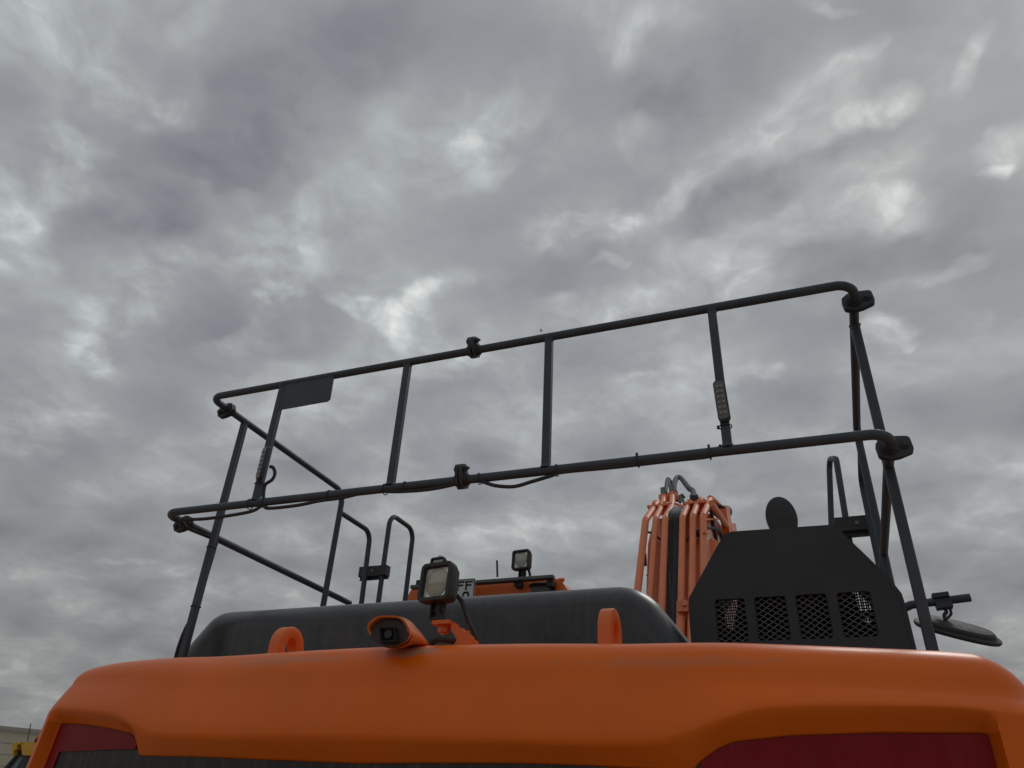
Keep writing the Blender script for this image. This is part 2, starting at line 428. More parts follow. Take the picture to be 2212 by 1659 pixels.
# smooth the top so that small reading errors do not show
tops = [s[2] for s in stations]; cre = [s[3] for s in stations]
for i, s in enumerate(stations):
    w = range(max(0, i - 10), min(NS, i + 10) + 1); s[2] = sum(tops[k] for k in w) / len(w)
    w = range(max(0, i - 7), min(NS, i + 7) + 1); s[3] = sum(cre[k] for k in w) / len(w)
uL, uR = 109, 2157
def flare(p, z, zt):                          # the left flank widens downwards
    w = max(0, min(1, (-2.30 - p.x) / .42)); w = w * w * (3 - 2 * w)
    return -.10 * w * max(0, zt - z)
RB = 1.10                                     # lower edge of the weight
DEP = .040
bm = bmesh.new(); rows = []
for st in stations:
    p, n, zt, zc_, zb = st
    u, v = proj((p.x, p.y, zb)); vis = p.y < 2.45
    k = max(0, min(1, (u - uL) / 7, (uR - u) / 8)) if vis else 0
    k = k * k * (3 - 2 * k)
    R_ = .11 if p.x > -2.0 else max(.055, .11 - .08 * (-2.0 - p.x))
    zc_ = min(zc_, zt - R_ - .03)
    side_ = min(1, max(0, (uL + 14 - u) / 24, (u - uR + 14) / 24)) if vis else 1
    zc_ += (min(zc_, 1.90) - zc_) * side_
    zb = min(zb, zc_ - .02)
    colv = [p + n * .42, p + n * .34, p + n * (R_ + .12)]
    z = [zt - .012, zt - .006, zt - .002]
    for a in range(0, 8):
        th = pi / 2 * (1 - a / 7)
        colv.append(p + n * (R_ * (1 - cos(th)) + .040)); z.append(zt - R_ * (1 - sin(th)))
    zf = zt - R_
    for a in (.25, .5, .75, .92):
        colv.append(p + n * (.040 * (1 - a) ** 1.3)); z.append(zf + (zc_ - zf) * a)
    colv.append(p + n * .0025 * k); z.append(zc_)
    colv.append(p + n * .008 * k); z.append(zc_ + (zb - zc_) * .18)
    colv.append(p + n * (DEP * .55 * k)); z.append(zc_ + (zb - zc_) * .55)
    colv.append(p + n * (DEP * .93 * k)); z.append(zb + .004)
    colv.append(p + n * DEP * k); z.append(zb)
    colv.append(p + n * (DEP + .008) * k); z.append(zb - .001)
    for zz in (1.62, 1.45, 1.25, RB): colv.append(p + n * ((DEP + .008) * k + (.03 if zz == RB else 0))); z.append(zz)
    colv.append(p + n * .5); z.append(RB)
    rows.append([bm.verts.new((c.x + flare(p, q, zt), c.y, q)) for c, q in zip(colv, z)])
for a, b in zip(rows, rows[1:]):
    for k in range(len(a) - 1): bm.faces.new((a[k], b[k], b[k + 1], a[k + 1]))
bm.faces.new([r[0] for r in rows]); bm.faces.new([r[-1] for r in rows][::-1])
cw = part(bm, 'counterweight', 'cworange', angle=50)
# recess sheets: black band and the two red reflective panels
def strip(name, mat, lo_u, hi_u, top, bot_, inset, depth=.006):
    bm = bmesh.new(); R1 = []; 
    for st in stations:
        p, n, zt, zc_, zb = st
        u, v = proj((p.x, p.y, zb))
        if p.y > 2.45 or not (lo_u <= u <= hi_u): continue
        z1 = top(st, u); z0 = bot_(st, u)
        if z1 - z0 < .002: continue
        q = p + n * inset; w = p + n * (inset + depth)
        f1, f0 = flare(p, z1, zt), flare(p, z0, zt)
        R1.append([bm.verts.new((q.x + f1, q.y, z1)), bm.verts.new((q.x + f0, q.y, z0)), bm.verts.new((w.x + f0, w.y, z0)), bm.verts.new((w.x + f1, w.y, z1))])
    for a, b in zip(R1, R1[1:]):
        for k in range(4): bm.faces.new((a[k], b[k], b[(k + 1) % 4], a[(k + 1) % 4]))
    bm.faces.new(R1[0]); bm.faces.new(R1[-1][::-1])
    return part(bm, name, mat, cw)
strip('black_panel', 'band', uL + 6, uR - 6, lambda s, u: s[4] - .002, lambda s, u: 1.27, DEP + .004)
BLK = [(120,1660),(142,1627),(275,1621),(285,1621)]
def zred(s, u):
    p = s[0] + s[1] * .075
    return solve(p.x, p.y, BLK) if u > 120 else 1.60
def zred_left(s, u):
    uu, vv = proj((s[0].x, s[0].y, s[4]));
    return max(1.40, zred(s, u)) if uu > 132 else 1.40
strip('reflective_panel', 'maroon', uL + 4, 279, lambda s, u: s[4] - .003, zred_left, DEP - .001)
zlow = solve(-.4, yrear(-.4), [(0, 1668), (2212, 1668)])
strip('reflective_panel', 'maroon', 1502, uR - 4, lambda s, u: s[4] - .003, lambda s, u: solve(s[0].x, s[0].y, [(0,1656),(1600,1661),(1640,1672),(2212,1720)]) , DEP - .001)

# ---- house body, tracks (mostly out of sight below the frame)
bm = bmesh.new(); box(bm, (-2.60, 2.30, 1.15), (.22, 5.6, 2.02)); bevel(bm, .04)
part(bm, 'house_body', 'plate')
for x0 in (-2.82, -.22):
    bm = bmesh.new()
    prism(bm, roundpoly([(x0, 1.6, .02), (x0, 6.6, .02), (x0, 6.9, .5), (x0, 6.6, .98), (x0, 1.6, .98), (x0, 1.3, .5)], .3, 4), (.6, 0, 0))
    part(bm, 'track', 'rubber')
bm = bmesh.new(); tube(bm, [(-1.22, 4, .5), (-1.22, 4, 1.15)], .8, 32); part(bm, 'turntable', 'dark')

# ---- engine hood
def hood_poly(Y):
    return [(p.x, Y, p.z) for p in (aty(398, 1418, Y), aty(480, 1322, Y), aty(1392, 1262, Y), aty(1486, 1392, Y))]
HY, HR = 2.76, .125
hp = hood_poly(HY + HR * .75); hp = [Vector((x, 0, z)) for x, y, z in hp]
for i_, j_ in ((0, 1), (-1, -2)):                 # carry the slanted ends on down below the deck
    d_ = hp[i_] - hp[j_]; hp[i_] = hp[j_] + d_ * ((hp[j_].z - 1.9) / -d_.z)
ol = roundpoly(hp, [0, .135, .21, 0], 10)
nn = len(ol); nrms = []
for k in range(nn):
    t = (ol[(k + 1) % nn] - ol[k - 1]); n_ = Vector((-t.z, 0, t.x)).normalized()
    if n_.dot(Vector((-1.5, 0, 2.2)) - Vector((ol[k].x, 0, ol[k].z))) < 0: n_ = -n_
    if k in (0, nn - 1): n_ = Vector((n_.x and (1 if k == 0 else -1), 0, 0))
    nrms.append(n_)
bm = bmesh.new(); R0 = []
for yy, q_ in [(HY + 1.1, 0), (HY + HR, 0)] + [(HY + HR * (1 - sin(a_ * pi / 20)), HR * (1 - cos(a_ * pi / 20))) for a_ in range(1, 11)]:
    R0.append([bm.verts.new((ol[k].x + nrms[k].x * q_, yy, ol[k].z + nrms[k].z * q_)) for k in range(nn)])
for A, B in zip(R0, R0[1:]):
    for k in range(nn): bm.faces.new((A[k], A[(k + 1) % nn], B[(k + 1) % nn], B[k]))
bm.faces.new(R0[0]); bm.faces.new(R0[-1][::-1])
hood = part(bm, 'engine_hood', 'hood', angle=40)
for (u0, u1, v0, v1) in ((560, 652, 1388, 1425), (1122, 1252, 1365, 1405)):
    a, b, c, d = (aty(u0, v1, HY - .004), aty(u1, v1, HY - .004), aty(u1 - 8, v0, HY - .004), aty(u0 + 6, v0, HY - .004))
    bm = bmesh.new(); prism(bm, roundpoly([a, b, c, d], .012, 3), (0, .02, 0)); bevel(bm, .005, 2)
    part(bm, 'hood_pad', 'hood', hood)

# ---- grille box on the right with four expanded-metal windows
PY = 3.0
outer = [(-.50, 2.0), (-.50, 2.412), (-.496, 2.444), (-.337, 2.692), (-.303, 2.703), (.085, 2.695), (.200, 2.528), (.240, 2.468), (.266, 2.415), (.271, 2.36), (.276, 2.0)]
wins = [(-.397, -.283), (-.248, -.132), (-.098, .014), (.048, .164)]
WZ0, WZ1 = 2.269, 2.431
bm = bmesh.new()
loops = []
def addloop(pts):
    vs = [bm.verts.new((x, PY, z)) for x, z in pts]; return [bm.edges.new((vs[i], vs[(i + 1) % len(vs)])) for i in range(len(vs))]
edges = addloop(outer)
for a, b in wins:
    edges += addloop([(p.x, p.z) for p in roundpoly([(a, 0, WZ0), (b, 0, WZ0), (b, 0, WZ1), (a, 0, WZ1)], .013, 4)])
bmesh.ops.triangle_fill(bm, use_beauty=True, use_dissolve=False, edges=edges)
r = bmesh.ops.extrude_face_region(bm, geom=bm.faces[:])
for v in r['geom']:
    if isinstance(v, bmesh.types.BMVert): v.co.y += .004
grille = part(bm, 'grille_panel', 'plate', smooth=False)
# side skins behind the front plate, open at the top rear where daylight comes through
bm = bmesh.new()
for (a, b) in zip(outer, outer[1:]):
    n2 = Vector((-(b[1] - a[1]), 0, b[0] - a[0])).normalized() * -.004
    q = [Vector((a[0], PY + .004, a[1])), Vector((b[0], PY + .004, b[1])), Vector((b[0], PY + .62, b[1])), Vector((a[0], PY + .62, a[1]))]
    hexa(bm, q + [x + Vector((-n2.x, 0, -n2.z)) * -1 for x in q])
part(bm, 'side_skin', 'plate', grille, smooth=False)
# bent hem running down the right edge
bm = bmesh.new(); tube(bm, [(x, PY - .001, z) for x, z in ((.178, 2.545), (.228, 2.47), (.253, 2.41), (.258, 2.36), (.262, 2.0))], .0016, 6)
part(bm, 'panel_seam', 'clamp', grille)
for a, b in wins:
    bm = bmesh.new(); y = PY + .012; nx, nz = 4, 8
    cw_, ch_ = (b - a + .012) / nx, (WZ1 - WZ0 + .012) / nz; x0, z0 = a - .006, WZ0 - .006
    def strand(p, q):
        p, q = Vector(p), Vector(q); d = (q - p).normalized(); s = Vector((-d.z, 0, d.x)) * .0016
        hexa(bm, [p - s, q - s, q + s, p + s] + [w + Vector((0, .003, .0)) for w in (p - s, q - s, q + s, p + s)])
    for j in range(nz):
        for i in range(nx):
            cx_, cz_ = x0 + (i + .5) * cw_, z0 + (j + .5) * ch_
            l, r_, t, bt = (cx_ - cw_ / 2, y, cz_), (cx_ + cw_ / 2, y, cz_), (cx_, y + .002, cz_ + ch_ / 2), (cx_, y + .002, cz_ - ch_ / 2)
            for p, q in ((l, t), (t, r_), (r_, bt), (bt, l)): strand(p, q)
    part(bm, 'mesh_grille', 'mesh', grille, smooth=False)
# inner back plate with two tapered openings covered by perforated sheet
BY = PY + .30
def inner(pts): return [(aty(u, v, BY).x, aty(u, v, BY).z) for u, v in pts]
op1 = inner([(1549, 1288), (1596, 1290), (1584, 1360), (1574, 1358)]); op4 = inner([(1842, 1278), (1890, 1268), (1880, 1345), (1866, 1343)])
bm = bmesh.new(); bo = [(-.62, 2.0), (-.62, 3.0), (.36, 3.0), (.36, 2.0)]
def addloop2(pts):
    vs = [bm.verts.new((x, BY, z)) for x, z in pts]; return [bm.edges.new((vs[i], vs[(i + 1) % len(vs)])) for i in range(len(vs))]
bo = [(-.485, 2.0), (-.485, 2.41), (-.33, 2.66), (.08, 2.66), (.23, 2.45), (.26, 2.0)]
bmesh.ops.triangle_fill(bm, use_beauty=True, edges=addloop2(bo) + addloop2(op1) + addloop2(op4))
part(bm, 'inner_plate', 'dark', grille, smooth=False)
for op in (op1, op4):
    xs = [p[0] for p in op]; zs = [p[1] for p in op]; bm = bmesh.new(); y = BY - .006
    x = min(xs) - .006
    while x < max(xs) + .006: box(bm, (x, y, min(zs) - .01), (x + .0050, y + .002, max(zs) + .01)); x += .0085
    z = min(zs) - .006
    while z < max(zs) + .01: box(bm, (min(xs) - .01, y - .0025, z), (max(xs) + .01, y - .0005, z + .0055)); z += .0115
    part(bm, 'perforated_sheet', 'dark', grille, smooth=False)
# round dark disc standing behind the grille box
c = aty(1689, 1118, 3.5); bm = bmesh.new()
mtx = frame(c, (cos(.35), sin(.35), 0), (0, 0, 1))
prof = [(0, -.012), (.05, -.010), (.083, -.004), (.0905, .0), (.092, .006), (.088, .014), (0, .016)]
rg = []
for k in range(40):
    a = 2 * pi * k / 40
    rg.append([bm.verts.new(mtx @ Vector((r_ * cos(a) * .80, r_ * sin(a) * 1.16, -h_))) for r_, h_ in prof[1:-1]])
for k in range(40):
    A, B = rg[k], rg[(k + 1) % 40]
    for q in range(len(A) - 1): bm.faces.new((A[q], B[q], B[q + 1], A[q + 1]))
bm.faces.new([q[0] for q in rg]); bm.faces.new([q[-1] for q in rg][::-1])
part(bm, 'round_mirror', 'rubber')
bm = bmesh.new(); tube(bm, [c + Vector((0, .02, -.02)), c + Vector((.01, .05, -.25))], .012); part(bm, 'mirror_stalk', 'rail')

# ---- guard rails
RY = 2.4
def zt_at(x): return 3.427 - .0146 * (x + 2.715)       # the rails drop slightly to the right
def zl_at(x): return 2.812 - .0150 * (x + 2.785)
ZT, ZL = 3.402, 2.79
TR = .0175
def rail(name, path, r=TR, fr=.10, square=False, mat='rail'):
    bm = bmesh.new(); tube(bm, fillet(path, fr, 9), r, 18, square=square); return part(bm, name, mat)
xt_l, xl_l, xr = -2.715, -2.785, .285
ct = aty(1025, 749, RY).x; cl = aty(999, 1028, RY).x
YC = 2.535
rail('top_rail', [(ct, RY, zt_at(ct)), (xt_l, RY, zt_at(xt_l)), (xt_l, YC, zt_at(xt_l))], fr=[0, .085, 0])
rail('top_rail', [(ct, RY, zt_at(ct)), (xr, RY, zt_at(xr)), (xr, YC, zt_at(xr))], fr=[0, .12, 0])
rail('lower_rail', [(cl, RY, zl_at(cl)), (xl_l, RY, zl_at(xl_l)), (xl_l, YC, zl_at(xl_l))], fr=[0, .07, 0])
rail('lower_rail', [(cl, RY, zl_at(cl)), (xr, RY, zl_at(xr)), (xr, YC, zl_at(xr))], fr=[0, .115, 0])
for side, x, xl2 in ((-1, xt_l, xl_l), (1, xr, xr)):
    za, zb = zt_at(x), zl_at(xl2)
    rail('top_rail', [(x, YC, za), (x, 3.62, za - (.012 if side < 0 else 0)), (x, 3.62, 2.45)], fr=[0, .085, 0])
    rail('lower_rail', [(xl2, YC, zb), (xl2, 3.60, zb), (xl2 , 3.98, zb)])
    rail('rail_post', [(x, 2.665, za - .01), (x, 2.665, 2.02)], .0165, 0, square=True)
    rail('hand_rail', [(x, 3.63, 3.28), (x, 3.985, 3.28), (x, 4.02, 2.5)], .0165, [0, .075, 0])
post_x = [aty(582, 960, RY).x, aty(863, 915, RY).x, aty(1183, 868, RY).x, aty(1555, 820, RY).x]
for x in post_x:
    rail('rail_post', [(x, RY, zt_at(x) - .012), (x, RY, zl_at(x) + .012)], .0158, 0, square=True)
# weld beads where posts meet rails
def bead(c, r=.021, h=.010):
    bm = bmesh.new()
    for (ra, rb, za, zb) in ((r, r * .80, 0, h),):
        a = [bm.verts.new(Vector(c) + Vector((ra * cos(t * pi / 8), ra * sin(t * pi / 8), za))) for t in range(16)]
        b = [bm.verts.new(Vector(c) + Vector((rb * cos(t * pi / 8), rb * sin(t * pi / 8), zb))) for t in range(16)]
        for k in range(16): bm.faces.new((a[k], a[(k + 1) % 16], b[(k + 1) % 16], b[k]))
        bm.faces.new(a[::-1]); bm.faces.new(b)
    part(bm, 'weld', 'rail')
for x in post_x:
    bead((x, RY, zl_at(x) + .010), .024, .014); bead((x, RY, zt_at(x) - .010), .0225, -.012)
for x in (xt_l, xr): bead((x, 2.665, zt_at(x) - .010), .0225, -.012)

def clamp(c, axis, tab, s=1.0):
    """two bolted flange plates with a raised collar round a rail joint"""
    m = frame(c, axis, tab)
    out = []
    for side in (-1, 1):
        bm = bmesh.new()
        poly_ = [(0, -.034), (0, -.030), ]
        shape = [(-.020, -.034), (.020, -.034), (.034, -.010), (.033, .020), (.024, .060), (-.024, .060), (-.033, .020), (-.034, -.010)]
        off = side * .0035
        P3 = roundpoly([m @ Vector((off, y * s, z * s)) for z, y in shape], .014, 4)
        prism(bm, P3, m.to_3x3() @ Vector((side * .0105, 0, 0)))
        bevel(bm, .002, 1)
        tube(bm, [m @ Vector((side * .008, 0, 0)), m @ Vector((side * .024, 0, 0))], .0265, 16)
        tube(bm, [m @ Vector((side * .008, .040 * s, 0)), m @ Vector((side * .019, .040 * s, 0))], .0165, 12)
        tube(bm, [m @ Vector((side * .024, 0, 0)), m @ Vector((side * .030, 0, 0))], .0215, 16)
        o = part(bm, 'rail_clamp', 'clamp')
        bm = bmesh.new()
        tube(bm, [m @ Vector((side * .017, .042 * s, 0)), m @ Vector((side * .027, .042 * s, 0))], .0115, 6)
        tube(bm, [m @ Vector((side * .027, .042 * s, 0)), m @ Vector((side * (.036 if side > 0 else .028), .042 * s, 0))], .0060, 8)
        part(bm, 'bolt', 'clamp', o)
clamp((ct, RY, zt_at(ct)), (1, 0, 0), (0, -.5, .8)); clamp((cl, RY, zl_at(cl)), (1, 0, 0), (0, -.4, .9), 1.05)
clamp((xr, YC - .01, zt_at(xr)), (0, 1, 0), (1, 0, .12), 1.15); clamp((xr, YC - .01, zl_at(xr)), (0, 1, 0), (1, 0, .1), 1.15)
clamp((xt_l, YC, zt_at(xt_l)), (0, 1, 0), (-1, 0, -.35), 1.0); clamp((xl_l, YC, zl_at(xl_l)), (0, 1, 0), (-1, 0, -.35), 1.0)

# grab handles at the front of the walkway, with the clamping blocks
def onY(u, v, y): return aty(u, v, y)
lx, ly = -2.60, 4.06
a = atx(819, 1299, lx); 
rail('grab_handle', [(lx, 4.02, 2.5), (lx, 4.02, 3.41), (lx, 4.34, 3.41), (lx, 4.34, 2.5)], .0165, .08)
p1, p2, p3 = aty(1796, 1150, 4.45), aty(1790, 1000, 4.45), aty(1812, 990, 4.12)
p4 = aty(1834, 1150, 4.12)
rail('grab_handle', [p1 + (p1 - p2) * .6, aty(1791, 992, 4.42), aty(1806, 990, 4.14), p4 + (p4 - p3) * .6], .0165, .055)
for (A, B) in (((-2.765, 3.995, 2.985), (-2.560, 4.045, 3.050)), ((.115, 4.05, 3.04), (.335, 4.13, 3.115))):
    bm = bmesh.new(); box(bm, A, B); bevel(bm, .006, 2)
    o = part(bm, 'handle_block', 'rubber')
    for q in (.25, .75):
        bm = bmesh.new(); x = A[0] + (B[0] - A[0]) * (.5); tube(bm, [(x, A[1] - .004, (A[2] + B[2]) / 2), (x, A[1] + .004, (A[2] + B[2]) / 2)], .010, 10)
        part(bm, 'bolt', 'steel', o); break
    bm = bmesh.new(); box(bm, (A[0] - .004, A[1] + .03, A[2] - .018), (B[0] + .004, B[1] - .012, A[2])); part(bm, 'block_strap', 'rubber', o, smooth=False)

# sign plate welded under the top rail at the left post
bm = bmesh.new(); sp = [aty(u, v, RY - .012) for u, v in ((613, 833), (721, 806), (712, 864), (706, 868), (597, 886))]
sp = [aty(u, v, RY - .012) for u, v in ((600, 886), (613, 828), (722, 808), (713, 862), (707, 867))]
prism(bm, sp, (0, .004, 0)); part(bm, 'sign_plate', 'rail', smooth=False)

# LED marker lights on two posts
def marker(u0, v0, u1, v1, tilt):
    a, b = aty(u0, v0, RY - .024), aty(u1, v1, RY - .024); ax = (a - b); ln = ax.length; ax.normalize()
    face = Vector((-sin(tilt), -cos(tilt), 0)); face = (face - ax * face.dot(ax)).normalized()
    m = frame((a + b) / 2, face.cross(ax) * -1, ax)  # x across, y along, z = x cross y
    zf = m.to_3x3() @ Vector((0, 0, 1)); sgn = 1 if zf.dot(face) > 0 else -1
    w, h = .021, ln / 2
    bm = bmesh.new(); prism(bm, roundpoly([m @ Vector(q) for q in ((-w, -h, -sgn * .008), (w, -h, -sgn * .008), (w, h, -sgn * .008), (-w, h, -sgn * .008))], .014, 4), zf * sgn * .014)
    bevel(bm, .002, 1); o = part(bm, 'marker_light', 'clamp')
    bm = bmesh.new(); w2, h2 = w - .004, h - .006
    prism(bm, roundpoly([m @ Vector(q) for q in ((-w2, -h2, sgn * .005), (w2, -h2, sgn * .005), (w2, h2, sgn * .005), (-w2, h2, sgn * .005))], .011, 4), zf * sgn * .005)
    part(bm, 'light_lens', 'ledbase', o)
    for k in range(6):
        for s_ in (-1, 1):
            bm = bmesh.new(); cc = m @ Vector((s_ * .0066, (k - 2.5) / 3 * (h2 - .012) , sgn * .0095))
            bmesh.ops.create_uvsphere(bm, u_segments=10, v_segments=6, radius=.0066, matrix=Matrix.Translation(cc)); part(bm, 'led', 'led', o)
marker(577, 965, 559, 1036, .35)
marker(1552, 823, 1566, 910, .05)

# corrugated cable lashed under the lower rail
def cable(name, pts, r=.0075, mat='rubber', ribs=.12):
    bm = bmesh.new(); tube(bm, spline(pts, 8), r, 10, ribs=ribs, pitch=.007); return part(bm, name, mat)
F = RY - .004
cz = lambda u, v: aty(u, v, F)
cable('cable', [cz(*p) for p in ((392,1122),(440,1121),(500,1113),(545,1104),(568,1092),(580,1098),(640,1092),(690,1082),(740,1075),(800,1062),(860,1062),(920,1058),(975,1048),(1010,1036),(1040,1040),(1070,1049),(1110,1051),(1150,1040),(1190,1028),(1215,1020),(1330,1009),(1400,1001),(1470,993),(1530,986),(1548,975),(1558,962))], .0072)
cable('cable', [cz(*p) for p in ((568,1090),(570,1060),(574,1046),(588,1036),(594,1022),(590,1010),(584,1008))], .0075)
cable('cable', [aty(390, 1124, RY), atz(405,1140,ZL-.005), atz(440,1160,ZL-.005)+Vector((0,0,.01)), atx(466, 1168, xt_l - .01), atx(464, 1185, xt_l - .022), atx(446, 1245, xt_l - .012), atx(425, 1312, xt_l - .022), atx(400, 1360, xt_l - .05), atx(385, 1400, xt_l - .07), atx(375, 1440, xt_l - .07)], .0085)
def tie(c, axis, r=.0205, knob=None):
    m = frame(c, axis, (0, .3, 1)); bm = bmesh.new()
    ring = [m @ Vector((0, (r) * cos(t), (r) * sin(t))) for t in [2 * pi * k / 20 for k in range(21)]]
    tube(bm, ring, .0022, 6)
    if knob: k = Vector(c) + Vector(knob); box(bm, k - Vector((.004, .004, .006)), k + Vector((.004, .004, .006)))
    part(bm, 'cable_tie', 'rubber')
for u, v in ((540,1088),(572,1083),(712,1067),(832,1055),(876,1050),(1036,1032),(1203,1015),(1378,990),(1533,973)):
    c = aty(u, v, RY); tie((c.x, RY, zl_at(c.x) - .003), (1, 0, 0), .0225, (0, -.015, .02) if u > 1300 else (0, -.01, -.022) if u > 1100 else None)
tie((post_x[0], RY, aty(560, 1046, RY).z), (0, 0, 1), .022, (.022, -.01, 0))
tie((post_x[3], RY, aty(1567, 922, RY).z), (0, 0, 1), .022, (-.024, -.01, -.004))
for v in (1182, 1312):
    c = atx(455 if v < 1200 else 427, v, xt_l); tie((xt_l, 2.665, c.z), (0, 0, 1), .0225)

# ---- lifting eyes
def eye(c, w, h, t, deck):
    bm = bmesh.new(); n = 22
    def ringpts(rw, rh, x, base):
        pts_ = [(x, c[1] - rw, base)]
        zc0 = deck + h - rw
        for k in range(n + 1):
            a = pi - pi * k / n; pts_.append((x, c[1] + rw * cos(a), zc0 + rh * sin(a)))
        pts_.append((x, c[1] + rw, base)); return pts_
    o1 = [bm.verts.new(p) for p in ringpts(w, w, c[0] - t / 2, deck - .08)]; o2 = [bm.verts.new(p) for p in ringpts(w, w, c[0] + t / 2, deck - .08)]
    iw = w * .42
    i1 = [bm.verts.new((c[0] - t / 2, c[1] + iw * cos(a), deck + h * .42 + iw * 1.35 * sin(a))) for a in [pi - 2 * pi * k / 30 for k in range(30)]]
    i2 = [bm.verts.new((c[0] + t / 2, v.co.y, v.co.z)) for v in i1]
    for O, I in ((o1, i1), (o2, i2)):
        ed = [bm.edges.new((O[k], O[(k + 1) % len(O)])) for k in range(len(O))] + [bm.edges.new((I[k], I[(k + 1) % len(I)])) for k in range(len(I))]
        bmesh.ops.triangle_fill(bm, use_beauty=True, edges=ed)
    for A, B in ((o1, o2), (i1, i2)):
        for k in range(len(A)): bm.faces.new((A[k], A[(k + 1) % len(A)], B[(k + 1) % len(A)], B[k]))
    es = [e for e in bm.edges if len(e.link_faces) == 2 and e.calc_face_angle(0) > radians(50)]
    bmesh.ops.bevel(bm, geom=es, offset=.004, segments=2, profile=.5, affect='EDGES')
    part(bm, 'lifting_eye', 'orange')
eL, eR = aty(580, 1400, 2.18), aty(1291, 1388, 2.18)
eye((eL.x + .030, 2.24, 0), .072, .138, .044, 2.07)
eye((eR.x + .022, 2.24, 0), .070, .140, .040, 2.07)

# ---- rear view camera under an orange cowl
bm = bmesh.new()
cY0, cY1 = 1.93, 2.10
front = [aty(768 + .248 * x, 1152 + .248 * y, cY0) for x, y in ((118,850),(125,825),(160,785),(215,748),(300,738),(400,745),(450,775),(470,810),(480,860),(440,940),(350,985),(250,990),(190,970),(140,925))]
backp = [aty(768 + .248 * x, 1152 + .248 * y, cY1) for x, y in ((300,850),(300,830),(330,790),(370,752),(430,745),(480,765),(540,830),(590,890),(650,975),(655,990),(560,995),(420,995),(380,975),(320,925))]
def closed_spline(q, n=3):
    m_ = len(q); out = []
    for i in range(m_):
        a, b, c, d = q[i - 1], q[i], q[(i + 1) % m_], q[(i + 2) % m_]
        for k in range(n):
            t = k / n
            out.append(0.5 * ((2 * b) + (c - a) * t + (2 * a - 5 * b + 4 * c - d) * t * t + (3 * b - a - 3 * c + d) * t ** 3))
    return out
front, backp = closed_spline(front), closed_spline(backp)
midp = [a.lerp(b, .5) + Vector((0, 0, .004)) for a, b in zip(front, backp)]
cen = sum(front, Vector()) / len(front)
front = [p + Vector((0, -.020, .003)) * max(0, min(1, (p.z - cen.z + .012) / .030)) for p in front]
inner_ = [cen + (p - cen) * .88 for p in front]
deep = [p + Vector((0, .045, 0)) for p in inner_]
L_ = [[bm.verts.new(p) for p in r] for r in (backp, midp, front, inner_, deep)]
for A, B in zip(L_, L_[1:]):
    for k in range(len(A)): bm.faces.new((A[k], A[(k + 1) % len(A)], B[(k + 1) % len(A)], B[k]))
bm.faces.new(L_[0]); bm.faces.new(L_[-1][::-1])
camo = part(bm, 'rear_camera', 'orange', angle=40)
bm = bmesh.new(); face_ = [cen + Vector((p.x - cen.x, 0, p.z - cen.z)) * (.98 - .18 * max(0, min(1, (p.z - cen.z + .012) / .030))) + Vector((0, -.003, 0)) for p in front]
prism(bm, face_, (0, .02, 0)); bevel(bm, .002, 1); part(bm, 'camera_face', 'face', camo)
bm = bmesh.new(); lb = [aty(768 + .248 * x, 1152 + .248 * y, cY0 - .006) for x, y in ((225,828),(362,824),(382,952),(240,962))]
lbi = [sum(lb, Vector()) / 4 + (p - sum(lb, Vector()) / 4) * .80 for p in lb]
fw = Vector((0, -.016, 0)); fl = Vector((0, -.003, 0))
A, B, C_, D_ = ([bm.verts.new(p + o_) for p in q_] for q_, o_ in ((lb, fw), (lbi, fw), (lbi, fl), (lb, Vector((0, .004, 0)))))
for P1, P2 in ((A, B), (B, C_), (A, D_)):
    for k in range(4): bm.faces.new((P1[k], P1[(k + 1) % 4], P2[(k + 1) % 4], P2[k]))
bm.faces.new(C_); bm.faces.new(D_[::-1]); part(bm, 'camera_housing', 'dark', camo, smooth=False)
bm = bmesh.new(); lc = sum(lb, Vector()) / 4; tube(bm, [lc + Vector((-.002, -.010, .003)), lc + Vector((-.002, .002, .003))], .013, 20); part(bm, 'camera_lens', 'rubber', camo)

